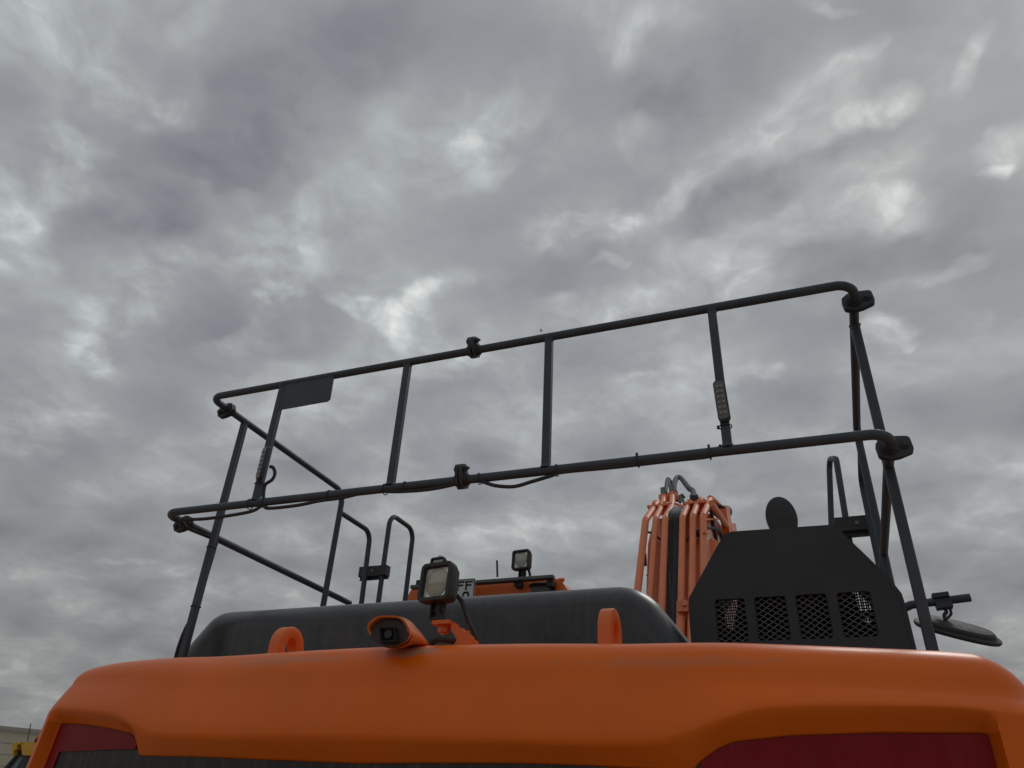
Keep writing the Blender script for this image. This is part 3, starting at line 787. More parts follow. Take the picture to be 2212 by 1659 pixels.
# ---- work lamps: housing with rounded bezel, ribbed lens, bright reflector corners
def work_lamp(name, c, yaw, pitch, s=1.0, parent=ex, tophandle=False):
    W, H, D = .066, .070, .075
    def rr(w, h, y, r): return [(p.x, y, p.z) for p in roundpoly([(-w, 0, -h), (w, 0, -h), (w, 0, h), (-w, 0, h)], r, 5)]
    bm = bmesh.new()
    secs = [rr(W * .60, H * .60, D, .02), rr(W * .88, H * .88, D * .70, .022), rr(W, H, D * .30, .022), rr(W, H, -.005, .020), rr(W * .965, H * .965, -.012, .018),
            rr(W * .80, H * .80, -.012, .010), rr(W * .77, H * .77, .004, .008), rr(W * .76, H * .76, .012, .008)]
    V_ = [[bm.verts.new(p) for p in q] for q in secs]
    for A, B in zip(V_, V_[1:]):
        for k in range(len(A)): bm.faces.new((A[k], A[(k + 1) % len(A)], B[(k + 1) % len(A)], B[k]))
    bm.faces.new(V_[0]); bm.faces.new(V_[-1][::-1])
    o = part(bm, name, 'rubber', parent, angle=30)
    o.location = c; o.rotation_euler = (pitch, 0, yaw); o.scale = (s, s, s)
    w, h = W * .755, H * .755
    bm = bmesh.new(); prism(bm, rr(w, h, .006, .006), (0, .005, 0)); part(bm, 'reflector', 'chrome', o)
    bm = bmesh.new()                                          # oval ribbed glass, gently domed
    R = w * .97; nr, na = 10, 48; rings = []
    for i in range(1, nr + 1):
        q = i / nr
        rings.append([])
        for k in range(na):
            a = 2 * pi * k / na; x = R * .93 * q * cos(a); z = h * 1.02 * q * sin(a); z = max(-h * .98, min(h * .98, z))
            y = .0035 - .008 * (1 - q * q) + (.0007 if (int(abs(x) / .0028) % 2 and z < .012) else 0)
            rings[-1].append(bm.verts.new((x, y, z)))
    c0 = bm.verts.new((0, -.0045, 0))
    for k in range(na): bm.faces.new((c0, rings[0][k], rings[0][(k + 1) % na]))
    for A, B in zip(rings, rings[1:]):
        for k in range(na): bm.faces.new((A[k], B[k], B[(k + 1) % na], A[(k + 1) % na]))
    part(bm, 'lens', 'lens', o, angle=60)
    bm = bmesh.new()                                          # ribs of the glass
    for k in range(-9, 10):
        x = k * .0046; zz = h * sqrt(max(0, 1 - (x / (R * .93)) ** 2)) * .9
        yy = lambda z: .0030 - .008 * (1 - min(1, (x / (R * .93)) ** 2 + (z / h) ** 2))
        tube(bm, [(x, yy(z), z) for z in (-zz, -zz * .66, -zz * .33, -.004)], .0010, 5)
    part(bm, 'lens_rib', 'lens', o)
    bm = bmesh.new()                                          # U bracket and knuckle below
    box(bm, (-.018, .010, -H - .052), (-.013, .055, -H + .006)); box(bm, (.013, .010, -H - .052), (.018, .055, -H + .006))
    box(bm, (-.018, .010, -H - .057), (.018, .055, -H - .052))
    tube(bm, [(-.026, .032, -H - .020), (.026, .032, -H - .020)], .010, 8)
    tube(bm, [(0, .032, -H - .030), (0, .032, -H + .006)], .0125, 10)
    part(bm, 'lamp_bracket', 'rubber', o)
    if tophandle:
        bm = bmesh.new(); tube(bm, fillet([(-.022, .02, H - .004), (-.016, .02, H + .020), (.016, .02, H + .020), (.022, .02, H - .004)], .012, 4), .0028, 6)
        part(bm, 'lamp_handle', 'steel', o)
    return o
c = aty(942, 1257, 2.15)
work_lamp('work_lamp', c, radians(-8), radians(-4), .95)
# orange step bracket, nut and cable of the rear lamp
def a5(x, y, Y): return aty(768 + .248 * x, 1152 + .248 * y, Y)
bm = bmesh.new()
k0 = a5(775, 785, 2.16)
box(bm, (k0.x - .030, 2.13, k0.z - .008), (k0.x + .032, 2.20, k0.z + .004))
q = [a5(835, 778, 2.14), a5(920, 825, 2.14), a5(945, 850, 2.14), a5(985, 880, 2.14), a5(985, 900, 2.14), a5(855, 880, 2.14), a5(833, 850, 2.14)]
prism(bm, q, (0, .045, 0))
q = [a5(863, 868, 2.13), a5(1003, 905, 2.13), a5(1003, 1010, 2.13), a5(863, 1010, 2.13)]
prism(bm, q, (0, .060, 0))
bevel(bm, .003, 1)
part(bm, 'step_bracket', 'orange')
bm = bmesh.new(); tube(bm, [(k0.x - .003, 2.165, k0.z - .008), (k0.x - .003, 2.165, k0.z - .028)], .019, 6); tube(bm, [(k0.x - .003, 2.165, k0.z - .028), (k0.x - .003, 2.165, k0.z - .040)], .010, 8)
part(bm, 'nut', 'orange')
for x, y in ((930, 850), (975, 870)):
    bm = bmesh.new(); w = a5(x, y, 2.15); tube(bm, [w + Vector((0, 0, -.012)), w + Vector((0, 0, .006))], .008, 6); part(bm, 'bolt', 'orange')
cable('cable', [a5(880, 540, 2.22), a5(930, 600, 2.22), a5(955, 680, 2.2), a5(985, 770, 2.2), a5(1020, 840, 2.2), a5(1045, 900, 2.2), a5(1020, 950, 2.2), a5(990, 965, 2.2)], .0075)
cable('cable', [a5(640, 990, 2.1), a5(670, 945, 2.1), a5(725, 918, 2.1), a5(800, 925, 2.12), a5(880, 935, 2.14)], .011, ribs=0)

# ---- cab
CYb = 4.6
def cb(u, v, d=0): return aty(u, v, CYb + d)
bm = bmesh.new()
roof = [cb(878, 1330), cb(879, 1290), cb(888, 1274), cb(905, 1266), cb(1196, 1248), cb(1213, 1255), cb(1226, 1275), cb(1236, 1310)]
prism(bm, [(p.x, CYb, p.z) for p in roof], (0, 1.5, 0)); bevel(bm, .02, 3)
cab = part(bm, 'cab_roof', 'orange', angle=40)
x0, x1 = cb(880, 1330).x, cb(1232, 1300).x
bm = bmesh.new(); box(bm, (x0 + .03, CYb + .03, 1.6), (x1 - .03, CYb + 1.5, 2.75)); part(bm, 'cab_glazing', 'glass', cab, smooth=False)
for (xx, yy) in ((x0, CYb), (x1 - .09, CYb), (x0, CYb + 1.42), (x1 - .09, CYb + 1.42)):
    bm = bmesh.new(); box(bm, (xx, yy + .002, 1.3), (xx + .09, yy + .10, 2.78)); bevel(bm, .01, 1); part(bm, 'cab_pillar', 'orange', cab)
bm = bmesh.new()
a, b = cb(1192, 1239, -.12), cb(884, 1262, -.12)
prism(bm, [(b.x, CYb - .10, b.z), (b.x, CYb - .105, b.z - .020), (b.x, CYb - .095, b.z - .024), (b.x, CYb - .06, b.z - .024), (b.x, CYb - .06, b.z)], (a.x - b.x, 0, 0))
bevel(bm, .003, 1)
bar = part(bm, 'roof_bar', 'bar')
bm = bmesh.new()
bm.free()
for u in (915, 1010, 1125, 1195):
    w = cb(u, 1256); bm = bmesh.new(); box(bm, (w.x - .02, CYb - .07, w.z - .05), (w.x + .02, CYb + .03, w.z - .01))
    part(bm, 'bar_mount', 'rubber', bar, smooth=False)
bm = bmesh.new(); w = cb(1209, 1250); tube(bm, [w + Vector((-.02, .03, .0)), w + Vector((.02, .03, .0))], .013, 10)
part(bm, 'bar_bolt', 'orange', bar)
c = cb(1125, 1209, -.05); l2 = work_lamp('work_lamp', c, radians(-6), radians(-2), 1.0)
cable('cable', [cb(1137, 1224), cb(1142, 1231), cb(1145, 1243), cb(1147, 1252)], .009, ribs=0)
c = cb(944, 1222, -.05); work_lamp('work_lamp', c, radians(-8), radians(-4), .90, tophandle=True)
bm = bmesh.new(); tube(bm, [cb(1074.5, 1246, .05), cb(1073.5, 1211, .05)], .0075, 8); part(bm, 'antenna', 'rubber')
# smoked rear light set in the cab roof
bm = bmesh.new(); q = [cb(1107 + .0, 1262, -.012), cb(1140, 1262, -.012)]
def r4(x, y, d=0): return aty((1950 + x * .18083) / 1.8228, (2130 + y * .18083) / 1.8228, CYb + d)
prism(bm, [r4(720, 965, -.014), r4(810, 912, -.014), r4(1185, 905, -.014), r4(1210, 935, -.014), r4(1330, 1150, -.014), r4(830, 1150, -.014)], (0, .03, 0)); bevel(bm, .004, 1)
lt = part(bm, 'rear_light', 'brown', cab)
bm = bmesh.new(); prism(bm, [r4(785, 935, -.022), r4(815, 905, -.022), r4(1190, 898, -.022), r4(1212, 935, -.022)], (0, .03, 0)); part(bm, 'light_visor', 'rubber', cab)
# number plate
PLY = CYb - .16
def pp(u, v): return aty(u, v, PLY)
pr, pl_, ptop = pp(1027, 1249), pp(930, 1254), pp(1027, 1249).z
w_, h_ = pr.x - pl_.x, .20
bm = bmesh.new(); prism(bm, roundpoly([(pl_.x, PLY, ptop - h_), (pr.x, PLY, ptop - h_), (pr.x, PLY, ptop), (pl_.x, PLY, ptop)], .010, 4), (0, .004, 0))
plate = part(bm, 'number_plate', 'white')
bm = bmesh.new()
o_ = roundpoly([(pl_.x + .004, PLY - .002, ptop - h_ + .004), (pr.x - .004, PLY - .002, ptop - h_ + .004), (pr.x - .004, PLY - .002, ptop - .004), (pl_.x + .004, PLY - .002, ptop - .004)], .010, 4)
tube(bm, o_ + [o_[0]], .0028, 6); part(bm, 'plate_border', 'black', plate)
def strokes(name, segs, th, y=PLY - .0015):
    bm = bmesh.new()
    for (a, b) in segs:
        a, b = Vector((a[0], y, a[1])), Vector((b[0], y, b[1])); d = (b - a).normalized(); s = Vector((-d.z, 0, d.x)) * th / 2; e = d * th / 2
        hexa(bm, [a - s - e, b - s + e, b + s + e, a + s - e] + [w + Vector((0, -.001, 0)) for w in (a - s - e, b - s + e, b + s + e, a + s - e)])
    part(bm, name, 'black', plate, smooth=False)
sc_ = (pp(1027, 1260).x - pp(985, 1260).x) / 42
def F_(ul, ur, vt, vb):
    A, B, C2, D2 = pp(ul, vt), pp(ur, vt), pp(ul, vb), pp(ul, (vt + vb) / 2 - 1)
    strokes('letter', [((A.x, A.z), (B.x, A.z)), ((A.x, A.z), (A.x, C2.z)), ((A.x, D2.z), (A.x + (B.x - A.x) * .8, D2.z))], .0115)
F_(1008, 1020, 1257, 1273); F_(990, 1002, 1258, 1274)
A, B = pp(1001, 1279), pp(1012, 1279)
zt_, zb_ = A.z - .004, A.z - .085
strokes('letter', [((A.x + .008, zt_), (B.x - .008, zt_)), ((A.x, zt_ - .012), (A.x, zb_ + .012)), ((B.x, zt_ - .012), (B.x, zb_ + .012)), ((A.x + .008, zb_), (B.x - .008, zb_)),
        ((A.x, zt_ - .010), (A.x + .008, zt_)), ((B.x, zt_ - .010), (B.x - .008, zt_))], .0115)

# ---- boom with its steel pipes
def z6(x, y): return (1316.7 + .26446 * x, 987.5 + .26446 * y)
BP = Vector((0, 5.45, 3.60))
N1 = Vector((0, -1, .34)).normalized()        # rear face of the boom, leaning forward
N2 = Vector((0, -1, 1.7)).normalized()        # past the knee it lies flatter
def b1_(x, y, off=0): u, v = z6(x, y); return atp(u, v, BP + N1 * off, N1)
def b2_(x, y, off=0):
    u, v = z6(x, y); return atp(u, v, BP + N1 * off, N2)
bxl, bxr = b1_(318, 700, -.14).x, b1_(800, 700, -.14).x
f1, f2 = N1, N2
def face_pt(z):  # rear face Y at height z below the knee
    return BP.y + (z - BP.z) * (N1.z / -N1.y)
side = [(face_pt(2.0) + .14, 2.0), (BP.y + .14, BP.z + .02), (BP.y + .42, 3.93), (6.4, 4.06), (7.55, 4.22), (7.7, 3.4), (6.6, 3.1), (6.1, 2.0)]
bm = bmesh.new(); prism(bm, roundpoly([(bxl, y, z) for y, z in side], [0, .10, .15, .3, .1, .1, .3, 0], 4), (bxr - bxl, 0, 0)); bevel(bm, .012, 2)
boom = part(bm, 'boom', 'boompaint', angle=30)
bm = bmesh.new()
for yy in (965,):
    a, b = b1_(300, yy, -.135), b1_(560, yy, -.135); tube(bm, [a, b], .006, 6)
    a, b = b1_(580, yy - 18, -.135), b1_(760, yy - 18, -.135); tube(bm, [a, b], .006, 6)
part(bm, 'weld', 'orange', boom)
pipes = [([(228,1100),(295,512)], [(345,440),(388,375)], .028), ([(330,1130),(376,500)], [(412,430),(440,360),(440,330)], .023), ([(425,1210),(456,500)], [(500,420),(512,370),(514,315)], .026),
         ([(583,1200),(597,490)], [(628,420),(655,370)], .025), ([(672,1110),(682,480)], [(712,400),(750,345)], .025), ([(768,940),(766,480)], [(800,400),(828,335)], .027)]
for lo, hi, r_ in pipes:
    (xa, ya), (xb, yb) = lo; dx = (xb - xa) / (yb - ya)
    ylow = 1560; low = (xa + (ylow - ya) * dx, ylow)
    if lo[0][0] == 583: low = lo[0]
    path = [b1_(*low, .0), b1_(xb, yb, .0)] + [b2_(x, y, 0) for x, y in hi]
    # past the knee the pipes run up over a flatter plane through the knee
    k = b1_(xb, yb, 0); hi3 = []
    for x, y in hi:
        u, v = z6(x, y); hi3.append(atp(u, v, k, N2))
    path = path[:2] + hi3
    bm = bmesh.new(); tube(bm, fillet(path, .07, 5), r_, 16); part(bm, 'boom_pipe', 'pipe')
# elbows turning forward at the top of pipes 1, 5, 6
kneeY = b1_(600, 490).y
def topv(x, y): u, v = z6(x, y); return atp(u, v, b1_(600, 490, 0), N2)
for (x, y, x2, y2, r_) in ((385,375,440,395,.026), (752,345,772,385,.022), (828,335,852,375,.025)):
    a = topv(x, y); b = a + Vector((.07, .22, -.03))
    bm = bmesh.new(); tube(bm, fillet([a + Vector((0, -.05, -.02)), a, b], .03, 5), r_ * 1.05, 14); part(bm, 'pipe_elbow', 'pipe')
# clamp bars
for (x0_, y0_, x1_, y1_) in ((320,425,520,400), (612,398,808,383)):
    a, b = topv(x0_, y0_) + Vector((0, -.03, 0)), topv(x1_, y1_) + Vector((0, -.03, 0)); d = (b - a)
    bm = bmesh.new(); up_ = Vector((0, 0, 1))
    prism(bm, [a + Vector((0, -.035, .01)), a + Vector((0, .05, .01)), a + Vector((0, .05, -.065)), a + Vector((0, .03, -.065)), a + Vector((0, .03, -.008)), a + Vector((0, -.035, -.008))], d)
    bevel(bm, .003, 1); o = part(bm, 'pipe_clamp', 'pipe')
    for t in (.25, .70):
        bm = bmesh.new(); q = a + d * t + Vector((0, -.01, .008)); tube(bm, [q, q + Vector((0, 0, .026))], .017, 6); part(bm, 'bolt', 'pipe', o)
a, b = b1_(555, 1228, .02), b1_(645, 1228, .02); bm = bmesh.new(); box(bm, (a.x, a.y - .03, a.z - .035), (b.x, a.y + .09, a.z + .035)); bevel(bm, .004, 1)
o = part(bm, 'pipe_clamp', 'pipe'); bm = bmesh.new(); q = b1_(615, 1215, .05); tube(bm, [q, q + Vector((0, 0, .04))], .02, 6); part(bm, 'bolt', 'pipe', o)
bm = bmesh.new(); tube(bm, [b1_(583, 1190, -.02), b1_(573, 1560, -.02)], .030, 14); part(bm, 'boom_pipe', 'pipe')
# collars and flange fittings on pipes 2 and 3
for (x, y, r_) in ((440, 335, .034), (513, 318, .040)):
    a = topv(x, y); bm = bmesh.new(); tube(bm, [a + Vector((0, -.012, -.035)), a + Vector((0, 0, .0)), a + Vector((0, .004, .030))], r_, 16)
    prism(bm, [a + Vector((-r_ * 1.15, -.03, -.012)), a + Vector((r_ * 1.15, -.03, -.012)), a + Vector((r_ * 1.15, .08, -.012)), a + Vector((-r_ * 1.15, .08, -.012))], (0, 0, .04))
    bevel(bm, .004, 1); part(bm, 'hose_fitting', 'pipe')
    bm = bmesh.new(); tube(bm, [a + Vector((0, 0, .03)), a + Vector((0, .005, .105))], r_ * .72, 14); part(bm, 'ferrule', 'steel')
def hose(pts, r_, mat='hose', off=0, n='hose'):
    bm = bmesh.new(); tube(bm, spline(pts, 8), r_, 12); return part(bm, n, mat)
tv = topv
hose([tv(455, 290), tv(462, 240), tv(470, 190), tv(482, 178), tv(505, 200) + Vector((0, .1, 0)), tv(520, 250) + Vector((0, .15, 0)), tv(520, 290) + Vector((0, .2, 0))], .020)
hose([tv(462, 290), tv(480, 220), tv(490, 185), tv(487, 250) + Vector((0, .03, 0)), tv(495, 310) + Vector((0, .06, 0))], .010)
hose([tv(523, 290), tv(530, 220), tv(545, 175), tv(565, 163), tv(590, 178), tv(630, 230), tv(655, 260), tv(680, 275), tv(688, 320), tv(690, 335)], .028)
bm = bmesh.new(); a, b = tv(655, 335), tv(716, 335); box(bm, (a.x, a.y, a.z - .05), (b.x, a.y + .10, a.z + .03)); bevel(bm, .008, 1); part(bm, 'manifold', 'rubber')
bm = bmesh.new(); tube(bm, [tv(610, 368) + Vector((0, .22, 0)), tv(735, 362) + Vector((0, .22, 0))], .065, 20); part(bm, 'boom_pin', 'rail')
for pts_ in ([(560,280),(575,300),(585,330),(602,348)], [(548,300),(570,270),(590,290)], [(555,330),(565,300),(552,280)], [(480,330),(540,350),(600,362)], [(520,345),(580,365),(640,372)]):
    hose([tv(*p) + Vector((0, .12, 0)) for p in pts_], .012, 'hose' if pts_[0][1] < 340 and pts_[0][0] > 500 else 'pipe')
# hoses in the gutter between the two pipe groups
random.seed(3)
for k, (xt_, xm_, xb_, r_, mt) in enumerate(((505,480,520,.024,'hose'),(520,498,505,.020,'rubber'),(545,530,520,.021,'hose'),(562,548,532,.017,'hose'),(580,560,548,.022,'rubber'),(535,510,490,.018,'rubber'),(573,566,556,.018,'rubber'),(492,474,476,.018,'rubber'),(558,520,500,.012,'hose'))):
    pts_ = [tv(xt_ + 30, 395) + Vector((0, .06, 0)), b1_(xt_, 460, -.05), b1_((xt_ + xm_) / 2 + 3, 600, -.06), b1_(xm_, 820, -.06), b1_((xm_ + xb_) / 2 + random.uniform(-8, 8), 1050, -.06), b1_(xb_, 1250, -.05), b1_(xb_ + 6, 1420, -.05)]
    hose(pts_, r_ * .66, mt)
bm = bmesh.new(); prism(bm, [b1_(462, 480, -.11), b1_(595, 480, -.11), b1_(590, 1450, -.11), b1_(462, 1450, -.11)], N1 * -.03); part(bm, 'boom_gutter', 'orange', boom, smooth=False)
# short black cables crossing the boom face
for pts_ in ([(308,612),(345,622),(400,662),(450,700),(500,745),(520,790)], [(600,705),(640,670),(690,622),(745,595)]):
    hose([b1_(x, y, -.07) for x, y in pts_], .009, 'rubber', n='cable')
bm = bmesh.new(); a = b1_(722, 622, -.08); bmesh.ops.create_icosphere(bm, subdivisions=2, radius=.035, matrix=Matrix.Translation(a) @ Matrix.Diagonal((1, 1, .8, 1))); part(bm, 'cable_socket', 'rubber')
BX = bxr + .012
def bs(x, y, o=0): u, v = z6(x, y); return atx(u, v, BX + o)
hose([bs(790, 578), bs(840, 578), bs(890, 600), bs(915, 640), bs(925, 680)], .012, 'rubber', n='cable')
hose([bs(818, 410), bs(838, 480), bs(846, 560), bs(862, 620), bs(874, 690)], .014, 'rubber', n='cable')
bm = bmesh.new(); tube(bm, [bs(832, 375, .06), bs(1010, 640, .06)], .024, 14); part(bm, 'boom_pipe', 'pipe')
bm = bmesh.new(); a, b = bs(880, 400, .0), bs(940, 440, .0)
tube(bm, [bs(900, 445, .02), bs(950, 445, .02)], .06, 20); part(bm, 'cylinder_pin', 'rubber')
bm = bmesh.new(); prism(bm, roundpoly([bs(952, 398, .08), bs(975, 398, .08), bs(1000, 540, .08), bs(1032, 540, .08), bs(1042, 620, .08), bs(985, 640, .08), bs(965, 520, .08)], .02, 3), (-.06, 0, 0)); part(bm, 'boom_bracket', 'orange')
bm = bmesh.new(); prism(bm, [bs(790, 500, .012), bs(890, 497, .012), bs(890, 512, .012), bs(790, 516, .012)], (-.03, 0, 0)); part(bm, 'pipe_stay', 'pipe', smooth=False)
bm = bmesh.new(); prism(bm, [bs(792, 600, .012), bs(828, 600, .012), bs(828, 620, .012), bs(792, 620, .012)], (-.03, 0, 0)); part(bm, 'pipe_stay', 'orange', smooth=False)
# boom cylinder beside the boom, only its rounded barrel end showing
a = aty(*z6(830, 800), 4.9); bm = bmesh.new(); prof_ = [(0.0, .02), (.02, .10), (.05, .125), (.9, .13), (1.6, .13)]
ax_ = Vector((0, -.35, -1)).normalized(); top_ = aty(*z6(785, 700), 5.9)
b0 = top_ + Vector((.0, 0, 0))
rp = []
for h__, r__ in prof_:
    cc = b0 + ax_ * h__; m_ = frame(cc, (1, 0, 0), Vector((0, 1, -.35)))
    rp.append([bm.verts.new(cc + Vector((1, 0, 0)) * r__ * cos(t) + Vector((0, 1, -.35)).normalized() * r__ * sin(t)) for t in [2 * pi * k / 28 for k in range(28)]])
for A, B in zip(rp, rp[1:]):
    for k in range(28): bm.faces.new((A[k], A[(k + 1) % 28], B[(k + 1) % 28], B[k]))
bm.faces.new(rp[0]); bm.faces.new(rp[-1][::-1]); part(bm, 'boom_cylinder', 'orange')
bm = bmesh.new(); a = b1_(247, 795, -.12) + Vector((0, .1, 0)); box(bm, a - Vector((.022, .04, .05)), a + Vector((.022, .04, .05))); bevel(bm, .012, 2); part(bm, 'boom_lamp', 'rubber')

# ---- mirror on the right
MY = 3.8
def z7(x, y, Y=MY): return aty(1481.2 + .3304 * x, 987.5 + .3304 * y, Y)
bm = bmesh.new(); st_ = z7(1440, 990)
tube(bm, fillet([st_ + Vector((-.25, .0, -.03)), st_ + Vector((0, 0, .005)), z7(1475, 965), z7(1860, 917)], .05, 5), .0185, 16); marm = part(bm, 'mirror_arm', 'rail')
a = z7(1672, 932); m = frame(a, z7(1860, 917) - z7(1475, 965), (0, 0, 1)); bm = bmesh.new()
box(bm, (-.033, .006, -.028), (.033, .026, .028), m); box(bm, (-.030, -.040, -.026), (.034, -.014, .026), m); bevel(bm, .005, 1)
part(bm, 'arm_clamp', 'clamp')
bm = bmesh.new(); b = z7(1700, 1062)
tube(bm, spline([a + Vector((.005, -.01, -.03)), z7(1690, 985), z7(1705, 1010), z7(1690, 1035), b], 4), .008, 8)
tube(bm, fillet([z7(1720, 965), z7(1727, 985), z7(1738, 1025), z7(1722, 1042), b], .02, 3), .006, 8)
part(bm, 'mirror_stem', 'clamp')
# oval mirror shell, back turned up and towards the viewer
cm = z7(1775, 1118); nrm = Vector((.30, -.44, .87)).normalized(); xm = z7(2010, 1165) - z7(1540, 1075); 
xm = (xm - nrm * xm.dot(nrm)).normalized(); ym = nrm.cross(xm)
bm = bmesh.new(); SX, SY = .168, .115
prof_ = [(.0, .022), (.55, .021), (.80, .016), (.86, .008), (.88, -.004), (.98, -.008), (1.0, -.011), (1.0, -.017), (.97, -.024), (.0, -.024)]
rr_ = []
for q_, h__ in prof_[1:-1]:
    rr_.append([bm.verts.new(cm + xm * (SX * q_ * abs(cos(t)) ** .8 * (1 if cos(t) > 0 else -1)) + ym * (SY * q_ * abs(sin(t)) ** .8 * (1 if sin(t) > 0 else -1)) + nrm * h__) for t in [2 * pi * k / 48 + .01 for k in range(48)]])
for A, B in zip(rr_, rr_[1:]):
    for k in range(48): bm.faces.new((A[k], A[(k + 1) % 48], B[(k + 1) % 48], B[k]))
bm.faces.new(rr_[0]); bm.faces.new(rr_[-1][::-1]); part(bm, 'mirror', 'rubber', angle=25)
# orange latch standing out of the left flank
a = atx(80, 1592, CX - HW - .02); bm = bmesh.new()
q = [aty(u, v, 2.9) for u, v in ((100, 1560), (90, 1586), (78, 1591), (74, 1597), (74, 1606), (100, 1606))]
prism(bm, q, (0, .12, 0)); bevel(bm, .004, 1); lt = part(bm, 'side_latch', 'orange')
bm = bmesh.new(); q = [aty(u, v, 2.895) for u, v in ((82, 1594), (75, 1598), (75, 1604), (80, 1604))]; prism(bm, q, (0, .02, 0)); part(bm, 'latch_hole', 'dark', lt, smooth=False)

# ------------------------------------------------------------------ yellow machine in the yard
YM = 21.0
def ym(x, y, Y=YM): return aty(.0744 * x, 1536 + .0744 * y, Y)
base = ym(650, 1500); 
lo = bpy.data.objects.new('yellow_loader', None); col.objects.link(lo); lo.location = (base.x, YM, 0)
lo['label'] = 'yellow loader whose cab roof shows at the lower left beyond the counterweight'; lo['category'] = 'loader'
def lpart(bm, name, mat, **k):
    for v in bm.verts: v.co -= lo.location
    return finish(bm, name, M[mat], lo, **k)
bm = bmesh.new()
q = [ym(645, 1270), ym(600, 900), ym(1500, 893), ym(1500, 1290), ym(690, 1285)]
prism(bm, roundpoly(q, .05, 3), (0, 1.5, 0)); bevel(bm, .05, 3); lpart(bm, 'cab_roof', 'yellow')
bm = bmesh.new()
q = [ym(340, 980), ym(395, 905), ym(640, 900), ym(640, 960), ym(545, 955), ym(490, 1010), ym(480, 1100), ym(400, 1140), ym(395, 1290), ym(345, 1240)]
prism(bm, q, (0, 1.2, 0)); bevel(bm, .02, 1); lpart(bm, 'roof_corner', 'yellow')
bm = bmesh.new(); prism(bm, [ym(390, 1170, YM + .15), ym(640, 1170, YM + .15), ym(660, 1300, YM + .15), ym(410, 1300, YM + .15)], (0, 1.0, 0)); lpart(bm, 'roof_lining', 'dark', smooth=False)
bm = bmesh.new(); prism(bm, [ym(485, 960, YM + .4), ym(630, 950, YM + .4), ym(640, 1180, YM + .4), ym(480, 1180, YM + .4)], (0, .3, 0)); lpart(bm, 'lamp_recess', 'brown', smooth=False)
bm = bmesh.new(); prism(bm, [ym(430, 1290, YM + .2), ym(700, 1290, YM + .2), ym(470, 1700, YM + .2), ym(130, 1700, YM + .2)], (0, .02, 0)); lpart(bm, 'side_window', 'glass', smooth=False)
bm = bmesh.new(); prism(bm, [ym(680, 1285, YM + .1), ym(1150, 1285, YM + .1), ym(900, 1750, YM + .1), ym(420, 1750, YM + .1)], (0, .12, 0)); lpart(bm, 'cab_pillar', 'rubber', smooth=False)
bm = bmesh.new(); prism(bm, [ym(430, 1290, YM + .1), ym(480, 1290, YM + .1), ym(160, 1700, YM + .1), ym(60, 1700, YM + .1)], (0, .12, 0)); lpart(bm, 'cab_pillar', 'rubber', smooth=False)
bm = bmesh.new(); box(bm, (base.x - 1.2, YM + .1, 1.0), (base.x + 3.2, YM + 1.9, 1.75)); bevel(bm, .08, 2); lpart(bm, 'loader_body', 'yellow')
bm = bmesh.new(); box(bm, (base.x - .7, YM + .35, 1.7), (base.x + 1.1, YM + 1.5, 2.95)); lpart(bm, 'cab_glazing', 'glass', smooth=False)
bm = bmesh.new(); tube(bm, [ym(795, 885, YM + .3), ym(850, 600, YM + .3), ym(900, 365, YM + .3)], .018, 6); lpart(bm, 'antenna', 'rubber')
for dx in (-.6, 2.4):
    for dy in (.1, 1.7):
        bm = bmesh.new(); tube(bm, [(base.x + dx, YM + dy, .75), (base.x + dx, YM + dy + .35, .75)], .75, 28); bevel(bm, .06, 2); lpart(bm, 'wheel', 'tyre')

# ------------------------------------------------------------------ panelled building far left
d0, d1 = ray(0, 1568), ray(92, 1577)
BD = 46.0
P0 = EYE + d0 * (BD / d0.y)
dirv = Vector((.80, .60, 0)).normalized()
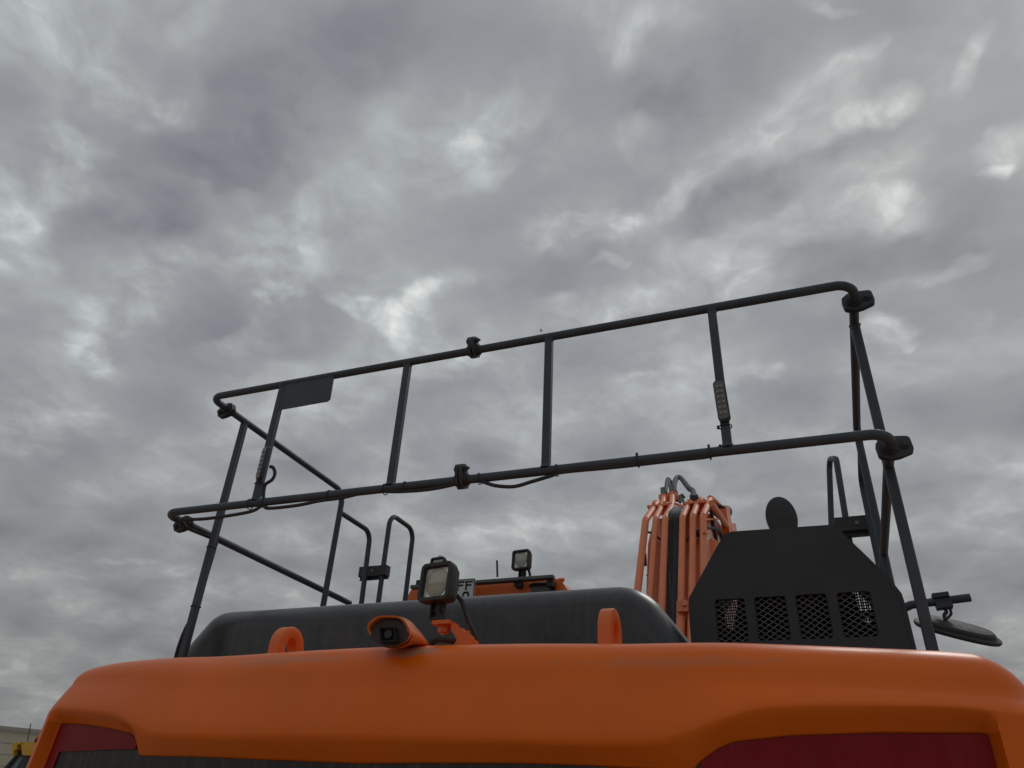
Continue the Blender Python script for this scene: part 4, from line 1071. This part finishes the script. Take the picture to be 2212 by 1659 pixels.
# pick the wall heading so that its level top edge runs as seen: through the two sight lines at one height
P1 = EYE + d1 * ((P0.z - EYE.z) / d1.z)
dirv = (P1 - P0); dirv.z = 0; dirv.normalize(); H = P0.z
nrm = Vector((-dirv.y, dirv.x, 0));
if nrm.dot(P0) < 0: nrm = -nrm
bl = bpy.data.objects.new('warehouse', None); col.objects.link(bl); st0 = P0 - dirv * 30; bl.location = (st0.x, st0.y, 0)
bl['label'] = 'long beige warehouse wall of horizontal cladding panels under a grey eave'; bl['category'] = 'building'
def wpart(bm, name, mat, **k):
    for v in bm.verts: v.co -= bl.location
    return finish(bm, name, M[mat], bl, **k)
scl = (P0 - EYE).length / sqrt(d0.length ** 2)
def zat(v): d = ray(8, v); t = (Vector((P0.x, P0.y, 0)) - Vector((0, 0, 0))).dot(nrm) / d.dot(nrm); return EYE.z + d.z * t
levels = [zat(1578), zat(1605.5), zat(1630.5), zat(1655.5)]
step = levels[1] - levels[2]
while levels[-1] - step > .3: levels.append(levels[-1] - step)
levels.append(0.0)
def slab(z0, z1, out, thick, name, mat, s0, s1):
    a = st0 + dirv * s0 - nrm * out; b = st0 + dirv * s1 - nrm * out
    bm = bmesh.new(); prism(bm, [(a.x, a.y, z0), (b.x, b.y, z0), (b.x, b.y, z1), (a.x, a.y, z1)], nrm * thick); wpart(bm, name, mat, smooth=False)
LW = 70
slab(levels[0] + .03, H, .25, .6, 'eave', 'eave', -.2, LW + .2)
for z1, z0 in zip(levels, levels[1:]):
    slab(z0 + .035, z1 - .005, 0, .12, 'wall_panel', 'wall', 0, LW)
slab(0, levels[0], -.08, 12, 'wall', 'eave', .05, LW - .05)

# ------------------------------------------------------------------ a small bird high beyond the rail
bc = aty(1169, 715, 40); bm = bmesh.new()
tube(bm, [bc + Vector((-.10, 0, 0)), bc + Vector((0, 0, .01)), bc + Vector((.12, 0, .0))], .03, 8)
for s_ in (-1, 1):
    prism(bm, [bc + Vector((-.04, 0, 0)), bc + Vector((.05, 0, 0)), bc + Vector((.02, s_ * .16, .10)), bc + Vector((-.02, s_ * .15, .10))], (0, 0, .008))
bird = finish(bm, 'bird', M['feather']); bird['label'] = 'tiny dark bird in the sky just above the top rail'; bird['category'] = 'bird'
